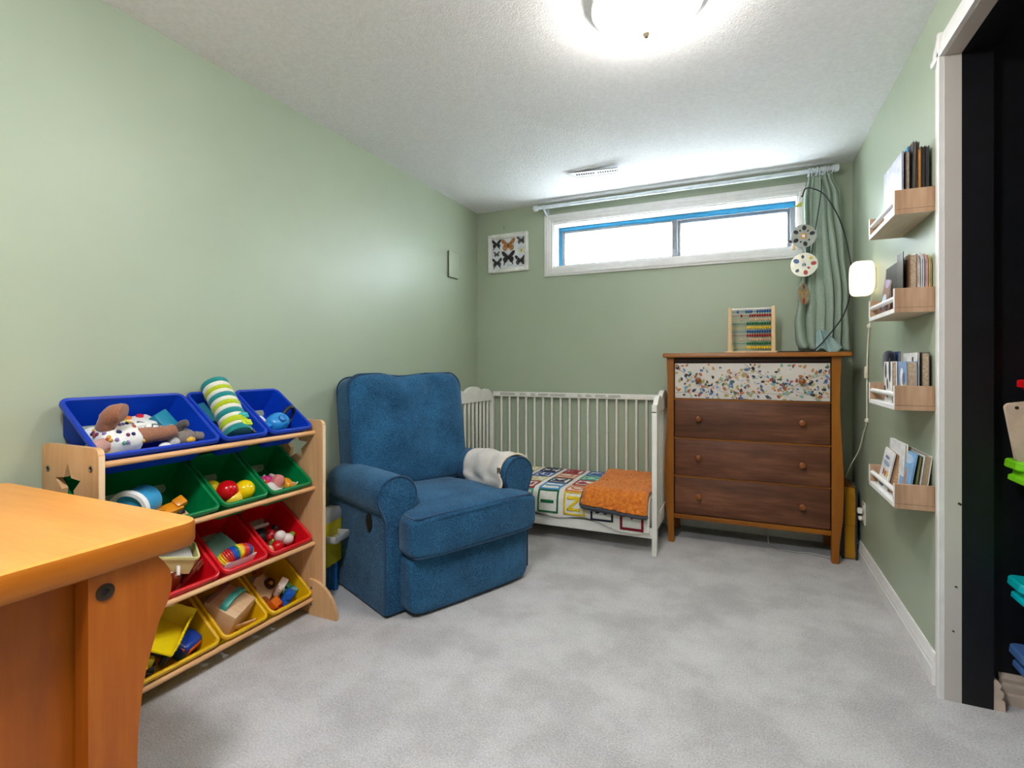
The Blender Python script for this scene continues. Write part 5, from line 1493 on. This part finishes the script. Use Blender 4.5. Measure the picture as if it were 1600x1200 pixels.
def critter(label, c, loc, col_, rot, s=1.0, ears=(232, 226, 218)):
    t = toy('animal_figure', label, 'toy animal', 1, c, loc, rot, group='animal figures in the end green bin')
    MB().sq((0, 0, 0), (0.018 * s, 0.024 * s, 0.016 * s), 2.6, 8).obj('body', PL(col_, 0.4), t, 60)
    MB().ball((0, -0.024 * s, 0.012 * s), 0.013 * s, 12, 8).obj('head', PL(col_, 0.4), t, 60)
    for sx in (-1, 1):
        MB().ball((sx * 0.009 * s, -0.026 * s, 0.024 * s), (0.004 * s, 0.003 * s, 0.007 * s), 8, 6).obj('ear', PL(ears, 0.4), t, 60)
        for y in (-0.014, 0.014):
            MB().cyl((sx * 0.011 * s, y * s, -0.010 * s), (sx * 0.013 * s, y * s, -0.028 * s), 0.0055 * s, n=8).obj('leg', PL(ears, 0.4), t, 60)
critter('orange red animal figure in the end green bin', 2, (0.030, -0.056, -0.062), (214, 66, 40), (10, 20, 40))
critter('magenta animal figure in the end green bin', 2, (0.022, -0.020, -0.064), (196, 30, 120), (0, 30, -20))
critter('pink pig figure lying in the end green bin', 2, (0.052, -0.002, -0.050), (226, 140, 134), (60, 10, 70), 1.15, (238, 220, 210))
critter('amber animal figure at the right of the end green bin', 2, (0.064, 0.046, -0.060), (232, 156, 30), (0, 10, 90))
critter('white and black cow figure in the end green bin', 2, (0.068, -0.036, -0.062), (228, 224, 216), (20, 0, 120), 1.0, (40, 40, 40))
critter('olive green animal figure at the front of the end green bin', 2, (0.078, 0.004, -0.070), (120, 130, 70), (0, 0, 60), 0.95)

# third row, wide bin
t = toy('cream_tub', 'cream plastic tub on top of the wide red bin', 'tub', 2, 0, (0.005, 0.075, 0.002), (0, -16, -25))
m = MB(); slab(m, -0.042, 0.042, -0.062, 0.062, 0.010, [(0.010, -0.035), (0.008, -0.033), (0.002, 0.018), (-0.003, 0.019), (-0.003, 0.026), (0.002, 0.026), (0.006, -0.02)]); m.obj('tub_body', PL((232, 222, 150)), t, 30)
MB().box((0, 0, 0.012), (0.06, 0.10, 0.012), 0.004).obj('contents', PL((196, 190, 186)), t)
def horse(label, loc, rot, body, mane, s=1.0):
    t = toy('horse_figure', label, 'toy animal', 2, 0, loc, rot, group='animal figures in the wide red bin')
    mb_ = PL(body, 0.35); mm = PL(mane, 0.4)
    MB().sq((0, 0, 0), (0.014 * s, 0.036 * s, 0.017 * s), 2.6, 8).obj('body', mb_, t, 60)
    MB().tube([(0, -0.03 * s, 0.006 * s), (0, -0.046 * s, 0.032 * s)], [0.012 * s, 0.008 * s], 10).obj('neck', mb_, t, 60)
    MB().tube([(0, -0.044 * s, 0.034 * s), (0, -0.068 * s, 0.022 * s)], [0.010 * s, 0.006 * s], 10).obj('head', mm, t, 60)
    for sx in (-1, 1):
        for y in (-0.026, 0.026):
            MB().tube([(sx * 0.009 * s, y * s, -0.008 * s), (sx * 0.010 * s, (y + 0.004) * s, -0.028 * s), (sx * 0.010 * s, y * s, -0.050 * s)], [0.007 * s, 0.0045 * s, 0.005 * s], 8).obj('leg', mm, t, 60)
    MB().tube([(0, 0.034 * s, 0.008 * s), (0, 0.05 * s, -0.006 * s), (0, 0.052 * s, -0.03 * s)], [0.005 * s, 0.006 * s, 0.003 * s], 8).obj('tail', mm, t, 60)
horse('brown and white horse figure in the wide red bin', (0.066, 0.072, -0.052), (86, 0, 80), (120, 50, 22), (232, 222, 210))
horse('dark blue animal figure in the wide red bin', (0.024, 0.112, -0.046), (80, 0, 160), (34, 44, 86), (24, 30, 60))
horse('reddish brown horse figure by the end of the wide red bin', (0.062, 0.126, -0.052), (84, 10, 30), (120, 40, 26), (150, 70, 40), 0.9)
# third row, middle bin
toy1(MB().tube(spline([(0, -0.05, 0), (0.004, -0.025, 0.012), (0.004, 0.005, 0.016), (0, 0.030, 0.010)], 5), [0.006] + [0.010] * 14 + [0.006], 12), 'toy_banana', PL((222, 170, 40)), 'yellow toy banana at the back of the middle red bin', 'toy food', 2, 1, (-0.040, -0.020, -0.060))
t = toy('toy_gate', 'grey green toy frame with a bright green panel in the middle red bin', 'toy', 2, 1, (0.012, -0.028, -0.058), (0, 10, 18))
GG = PL((92, 122, 104), 0.45)
m = MB(); frame(m, -0.05, 0.05, -0.02, 0.02, 0.008, -0.05, 0.05, 0.002); m.obj('frame', GG, t)
MB().box((0.0, -0.005, 0.010), (0.075, 0.075, 0.006), 0.002).obj('panel', PL((20, 160, 76)), t)
MB().tube([(-0.03, 0.05, 0.012), (0.04, 0.056, 0.012)], 0.006, 8).obj('bar', GG, t)
t = toy('rainbow_coil', 'rainbow striped coil spring bent in an arch in the middle red bin', 'toy', 2, 1, (0.058, 0.012, -0.066), (0, 0, 0))
RB = [(30, 90, 190), (20, 130, 120), (240, 210, 40), (236, 130, 30), (210, 50, 40), (200, 40, 60)]
NR = 26
for k in range(NR):
    a = PI * (0.02 + 0.96 * k / (NR - 1))
    c = Vector((0.0, -0.044 * math.cos(a), 0.034 * math.sin(a)))
    tg = Vector((0, math.sin(a), math.cos(a) * 0.8)).normalized()
    n1 = Vector((1, 0, 0)); n2 = tg.cross(n1)
    MB().tube([c + (n1 * math.cos(q) + n2 * math.sin(q)) * 0.022 for q in [2 * PI * j / 18 for j in range(18)]], 0.0034, 6, closed=True).obj('ring', PL(RB[(k * 6 // 9) % 6]), t, 60)
toy1(MB().box((0, 0, 0), (0.004, 0.12, 0.05), 0.001), 'white_card', PL((232, 226, 226), 0.6), 'white card standing at the front of the middle red bin', 'card', 2, 1, (0.088, 0.022, -0.062), (0, -8, 0))
# third row, right bin
toy1(MB().box((0, 0, 0), (0.012, 0.075, 0.06), 0.003), 'picture_card', PL((190, 170, 160), 0.6), 'pale framed card at the back of the end red bin', 'card', 2, 2, (-0.035, -0.045, -0.062), (0, 20, 0))
t = toy('ladybird', 'red and black ladybird toy on a yellow stick in the end red bin', 'toy', 2, 2, (0.022, -0.016, -0.046), (20, 0, 30))
MB().ball((0, 0, 0), (0.017, 0.021, 0.014), 14, 10).obj('shell', PL((200, 16, 30)), t, 60)
for p in ((0.006, 0.008, 0.012), (-0.007, -0.006, 0.0125), (0.008, -0.008, 0.011)): MB().ball(p, 0.0035, 8, 6).obj('spot', PL((20, 20, 22)), t, 60)
MB().ball((0.0, 0.026, 0.004), 0.012, 12, 8).obj('head', PL((20, 20, 22)), t, 60)
MB().tube([(0.014, -0.010, -0.004), (0.036, -0.045, -0.012)], 0.0035, 8).obj('stick', PL((230, 180, 50)), t, 60)
toy1(MB().sq((0, 0, 0), (0.03, 0.035, 0.024), 2.4, 8), 'black_ball_toy', PL((24, 22, 26), 0.4), 'dark rounded toy at the back of the end red bin', 'toy', 2, 2, (0.0, -0.05, -0.066), smooth=60)
for k, (loc, lb) in enumerate((((0.048, 0.014, -0.044), 'white wooden egg farther from the rim of the end red bin'), ((0.068, 0.040, -0.050), 'white wooden egg nearer the rim of the end red bin'))):
    toy1(MB().ball((0, 0, 0), (0.021, 0.021, 0.026), 18, 12), 'wooden_egg', PL((232, 222, 214), 0.2), lb, 'toy food', 2, 2, loc, (40, 20 * k, 0), group='white wooden eggs')
toy1(MB().ball((0, 0, 0), 0.022, 18, 12), 'red_ball', PL((200, 14, 20), 0.25), 'small red ball at the front of the end red bin', 'ball', 2, 2, (0.078, -0.016, -0.060))
t = toy('toy_leek', 'green and white toy vegetable lying in the end red bin', 'toy food', 2, 2, (0.056, 0.072, -0.052), (70, 0, 20))
MB().tube(spline([(0, 0, -0.02), (0, 0.004, 0.0), (0.002, 0.0, 0.02)], 4), [0.008] * 4 + [0.011] * 4 + [0.007], 10).obj('stem', PL((120, 170, 50)), t, 60)
MB().ball((0, 0, 0.024), (0.012, 0.009, 0.008), 10, 8).obj('leaf', PL((80, 140, 40)), t, 60)
toy1(MB().tube([(0, -0.03, 0), (0, 0.03, 0)], [0.012, 0.009], 12), 'olive_stick', PL((110, 120, 60), 0.5), 'olive green toy peg between ladybird and eggs', 'toy', 2, 2, (0.040, -0.010, -0.066), (0, 0, 50))
toy1(MB().ball((0, 0, 0), (0.016, 0.018, 0.014), 12, 8), 'wooden_acorn', WOODT, 'tan wooden acorn at the front left of the end red bin', 'toy', 2, 2, (0.074, -0.052, -0.066))

# bottom row, wide bin: dump truck, blue car, monster truck
t = toy('dump_truck', 'bright yellow toy dump truck with its bed tipped up in the wide yellow bin', 'toy car', 3, 0, (0.026, 0.034, 0.010), (0, -22, -50))
YT = PL((232, 206, 16), 0.35)
fl_, wd, ht = 0.080, 0.046, 0.036
MB().span((-fl_, -wd, -0.004), (fl_, wd, 0.0)).obj('bed_floor', YT, t, 0)
for sg in (-1, 1):
    MB().prism([(-fl_, 0), (fl_, 0), (fl_ * 0.85, ht * 0.7), (-fl_ * 0.4, ht), (-fl_, ht)], 'y', sg * wd - 0.002, sg * wd + 0.002).obj('bed_side', YT, t, 0)
    for k in range(8):
        MB().span((-fl_ * 0.85 + k * 0.018, sg * wd + sg * 0.002, 0.004), (-fl_ * 0.85 + k * 0.018 + 0.005, sg * wd + sg * 0.005, ht * 0.72)).obj('bed_rib', YT, t, 0)
MB().prism([(-fl_ - 0.012, ht + 0.012), (-fl_, 0.0), (-fl_ + 0.004, 0.0), (-fl_ - 0.008, ht + 0.014)], 'y', -wd - 0.006, wd + 0.006).obj('bed_headboard', YT, t, 0)
for k in range(6):
    MB().box((-fl_ - 0.0125, -wd + 0.008 + k * 0.0152, ht * 0.62), (0.003, 0.011, 0.018), rot=(0, -0.24, 0)).obj('hazard_stripe', PL((90, 20, 20) if k % 2 else (40, 18, 16), 0.5), t, 0)
MB().span((-0.07, -0.026, -0.034), (0.05, 0.026, -0.006), 0.004).obj('chassis', PL((40, 38, 36), 0.6), t)
for x in (-0.05, 0.035):
    for y in (-0.034, 0.034):
        MB().lathe([(0, -0.009), (0.018, -0.009), (0.022, -0.005), (0.022, 0.005), (0.018, 0.009), (0, 0.009)], 18, Matrix.Translation((x, y, -0.036)) @ Matrix.Rotation(PI / 2, 4, 'X')).obj('wheel', PL((30, 30, 32), 0.6), t)
t = toy('toy_van', 'blue toy car with an orange window in the wide yellow bin', 'toy car', 3, 0, (0.058, 0.122, -0.058), (0, -14, -70))
MB().sq((0, 0, 0), (0.045, 0.028, 0.026), 4, 10).obj('body', PL((12, 62, 160), 0.25), t, 60)
MB().box((0.0, 0.027, 0.006), (0.055, 0.006, 0.020), 0.003).box((0.040, 0.0, 0.010), (0.006, 0.036, 0.016), 0.002).obj('window', PL((230, 90, 30)), t)
for x in (-0.026, 0.026):
    MB().cyl((x, -0.03, -0.022), (x, 0.03, -0.022), 0.010, n=14).obj('axle_wheels', PL((26, 26, 28), 0.6), t)
t = toy('monster_truck', 'black toy truck with large silver hubs at the front of the wide yellow bin', 'toy car', 3, 0, (0.076, -0.052, -0.052), (0, 5, 62))
MB().box((0, 0, 0.010), (0.070, 0.034, 0.016), 0.005).box((-0.006, 0, 0.024), (0.034, 0.030, 0.016), 0.005).obj('body', PL((50, 46, 30), 0.4), t)
MB().box((0.0, 0, 0.0325), (0.03, 0.024, 0.002), 0.001).obj('roof_stripe', PL((206, 176, 30)), t)
for x in (-0.028, 0.028):
    for y in (-0.024, 0.024):
        w_ = MB().lathe([(0, -0.008), (0.016, -0.008), (0.019, -0.004), (0.019, 0.004), (0.016, 0.008), (0, 0.008)], 18, Matrix.Translation((x, y, -0.004)) @ Matrix.Rotation(PI / 2, 4, 'X')).obj('wheel', PL((24, 24, 26), 0.6), t)
        MB().cyl((x, y - 0.0088, -0.004), (x, y + 0.0088, -0.004), 0.008, n=12).obj('hub', PL((190, 196, 204), 0.3), w_)
t = toy('toy_loader', 'olive yellow toy loader with pale blue hubs in the wide yellow bin', 'toy car', 3, 0, (0.050, -0.030, -0.020), (0, -10, -30))
MB().box((0, 0, 0), (0.06, 0.05, 0.03), 0.005).obj('body', PL((196, 180, 40), 0.4), t)
for k in range(3):
    w_ = MB().cyl((-0.02 + k * 0.022, -0.032, -0.020), (-0.02 + k * 0.022, 0.032, -0.020), 0.013, n=14).obj('wheel', PL((30, 30, 32), 0.6), t)
    MB().cyl((-0.02 + k * 0.022, -0.034, -0.020), (-0.02 + k * 0.022, 0.034, -0.020), 0.008, n=12).obj('hub', PL((140, 180, 200), 0.3), w_)
# bottom row, middle bin: wooden box with handle
t = toy('handle_box', 'square wooden box with a teal handle in the middle yellow bin', 'box', 3, 1, (0.018, -0.004, -0.036), (0, -6, 20))
MB().box((0, 0, 0), (0.112, 0.105, 0.088), 0.003).obj('box_body', WOODT, t)
MB().box((-0.049, 0, 0.0445), (0.012, 0.104, 0.002), 0.0005).obj('lid_gap', PL((150, 116, 98), 0.6), t)
hp_ = spline([(0.004, -0.046, 0.044), (0.004, -0.040, 0.058), (0.004, -0.014, 0.070), (0.004, 0.020, 0.070), (0.004, 0.042, 0.060), (0.004, 0.048, 0.044)], 5)
hm = MB()
for a_, b_ in zip(hp_, hp_[1:]):
    c_ = a_.lerp(b_, 0.5); d_ = b_ - a_
    hm.box(c_, (0.022, d_.length * 1.15, 0.006), rot=(math.atan2(d_.z, d_.y), 0, 0))
hm.obj('handle', PL((70, 178, 166), 0.5), t, 60)
toy1(MB().box((0, 0, 0), (0.006, 0.10, 0.02), 0.002), 'wooden_ruler', WOODT, 'thin wooden strip beside the box with the teal handle', 'strip', 3, 1, (0.090, 0.020, -0.060), (0, 0, -8))
# bottom row, right bin: blocks and a wooden vehicle
t = toy('wooden_vehicle', 'wooden toy vehicle with brown wheels in the end yellow bin', 'toy car', 3, 2, (-0.012, -0.028, -0.056), (0, 18, 32))
MB().box((0, 0, 0), (0.085, 0.09, 0.018), 0.006).obj('body', WOODT, t)
for p in ((-0.036, -0.05, 0.006), (-0.05, 0.03, 0.01), (0.030, -0.048, 0.0)):
    MB().cyl((p[0], p[1], p[2] - 0.008), (p[0], p[1], p[2] + 0.012), 0.018, n=18).obj('wheel', PL((150, 76, 30), 0.4), t)
MB().lathe([(0.009, 0), (0.020, 0), (0.020, 0.010), (0.009, 0.010), (0.009, 0)], 18, Matrix.Translation((0.01, 0.022, 0.009)), caps=False).obj('ring', PL((70, 36, 22), 0.4), t)
MB().ball((0.012, 0.022, 0.016), 0.009, 10, 8).obj('bead', PL((206, 150, 70), 0.4), t, 60)
def brick(label, loc, rot, size, col_, studs):
    t = toy('toy_brick', label, 'block', 3, 2, loc, rot, group='building blocks in the end yellow bin')
    MB().box((0, 0, 0), size, 0.002).obj('block', PL(col_), t)
    for k in range(studs):
        MB().cyl((0, (k - (studs - 1) / 2) * 0.022, size[2] / 2), (0, (k - (studs - 1) / 2) * 0.022, size[2] / 2 + 0.010), 0.009, n=14).obj('stud', PL(col_), t)
brick('cream building block standing on end in the end yellow bin', (0.030, 0.022, -0.030), (90, 0, 30), (0.026, 0.046, 0.044), (226, 206, 192), 2)
brick('orange hollow building block in the end yellow bin', (0.072, -0.030, -0.056), (0, 20, 20), (0.032, 0.034, 0.030), (226, 110, 24), 0)
brick('royal blue building block in the end yellow bin', (0.074, 0.034, -0.058), (60, 10, 40), (0.030, 0.060, 0.030), (8, 90, 190), 2)
brick('green building block in the end yellow bin', (0.040, 0.056, -0.060), (20, 0, 60), (0.030, 0.040, 0.026), (10, 120, 60), 2)
brick('dark teal building block at the end of the end yellow bin', (0.060, 0.082, -0.062), (30, 0, 10), (0.026, 0.030, 0.034), (0, 110, 120), 1)
brick('dark red building block at the front of the end yellow bin', (0.084, -0.004, -0.080), (0, 0, 0), (0.03, 0.03, 0.024), (150, 10, 16), 1)

# ------------------------------------------------------------------ yellow toy behind the rack
t = thing('yellow_floor_toy', 'yellow toy figure with a grey cap and side tray between rack and armchair', 'toy', (-1.755, 1.80, 0))
t.rotation_euler = (0, 0, R_(12))
YB_ = PL((206, 186, 20), 0.4)
slab(MB(), -0.035, 0.036, -0.09, 0.09, 0.014, [(0.006, 0.135), (0, 0.142), (0, 0.335), (0.004, 0.345)]).obj('body', YB_, t)
slab(MB(), -0.036, 0.037, -0.092, 0.092, 0.016, [(0.001, 0.338), (0, 0.342), (0.001, 0.372), (0.010, 0.388), (0.02, 0.391)]).obj('cap', PL((176, 176, 172), 0.4), t)
EYE = Matrix.Translation((0.014, -0.0905, 0.300)) @ Matrix.Rotation(PI / 2, 4, 'X')
MB().lathe([(0, 0), (0.020, 0), (0.018, 0.004), (0, 0.005)], 18, EYE).obj('eye', PL((18, 18, 20), 0.15), t)
MB().lathe([(0.0, 0), (0.026, 0), (0.024, 0.003), (0.0, 0.004)], 18, Matrix.Translation((0.018, -0.0905, 0.195)) @ Matrix.Rotation(PI / 2, 4, 'X')).obj('red_patch', PL((186, 20, 26), 0.4), t)
MB().span((0.037, -0.07, 0.262), (0.100, 0.05, 0.270), 0.002).span((0.037, -0.07, 0.262), (0.100, -0.064, 0.292), 0.002).span((0.094, -0.07, 0.262), (0.100, 0.05, 0.292), 0.002).span((0.037, 0.044, 0.262), (0.100, 0.05, 0.292), 0.002).obj('tray', PL((178, 178, 174), 0.4), t)
for x in (-0.014, 0.016):
    for y in (-0.06, 0.06):
        MB().cyl((x, y, 0.0), (x, y, 0.14), 0.011, n=12).obj('leg', PL((10, 96, 170), 0.35), t)
one(MB().box((0, 0, 0.012), (0.05, 0.07, 0.024), 0.006), 'green_toy_piece', PL((60, 104, 30), 0.5), 'small green toy piece on the carpet behind the yellow floor toy', 'toy', M=Matrix.Translation((-1.66, 1.92, 0)))
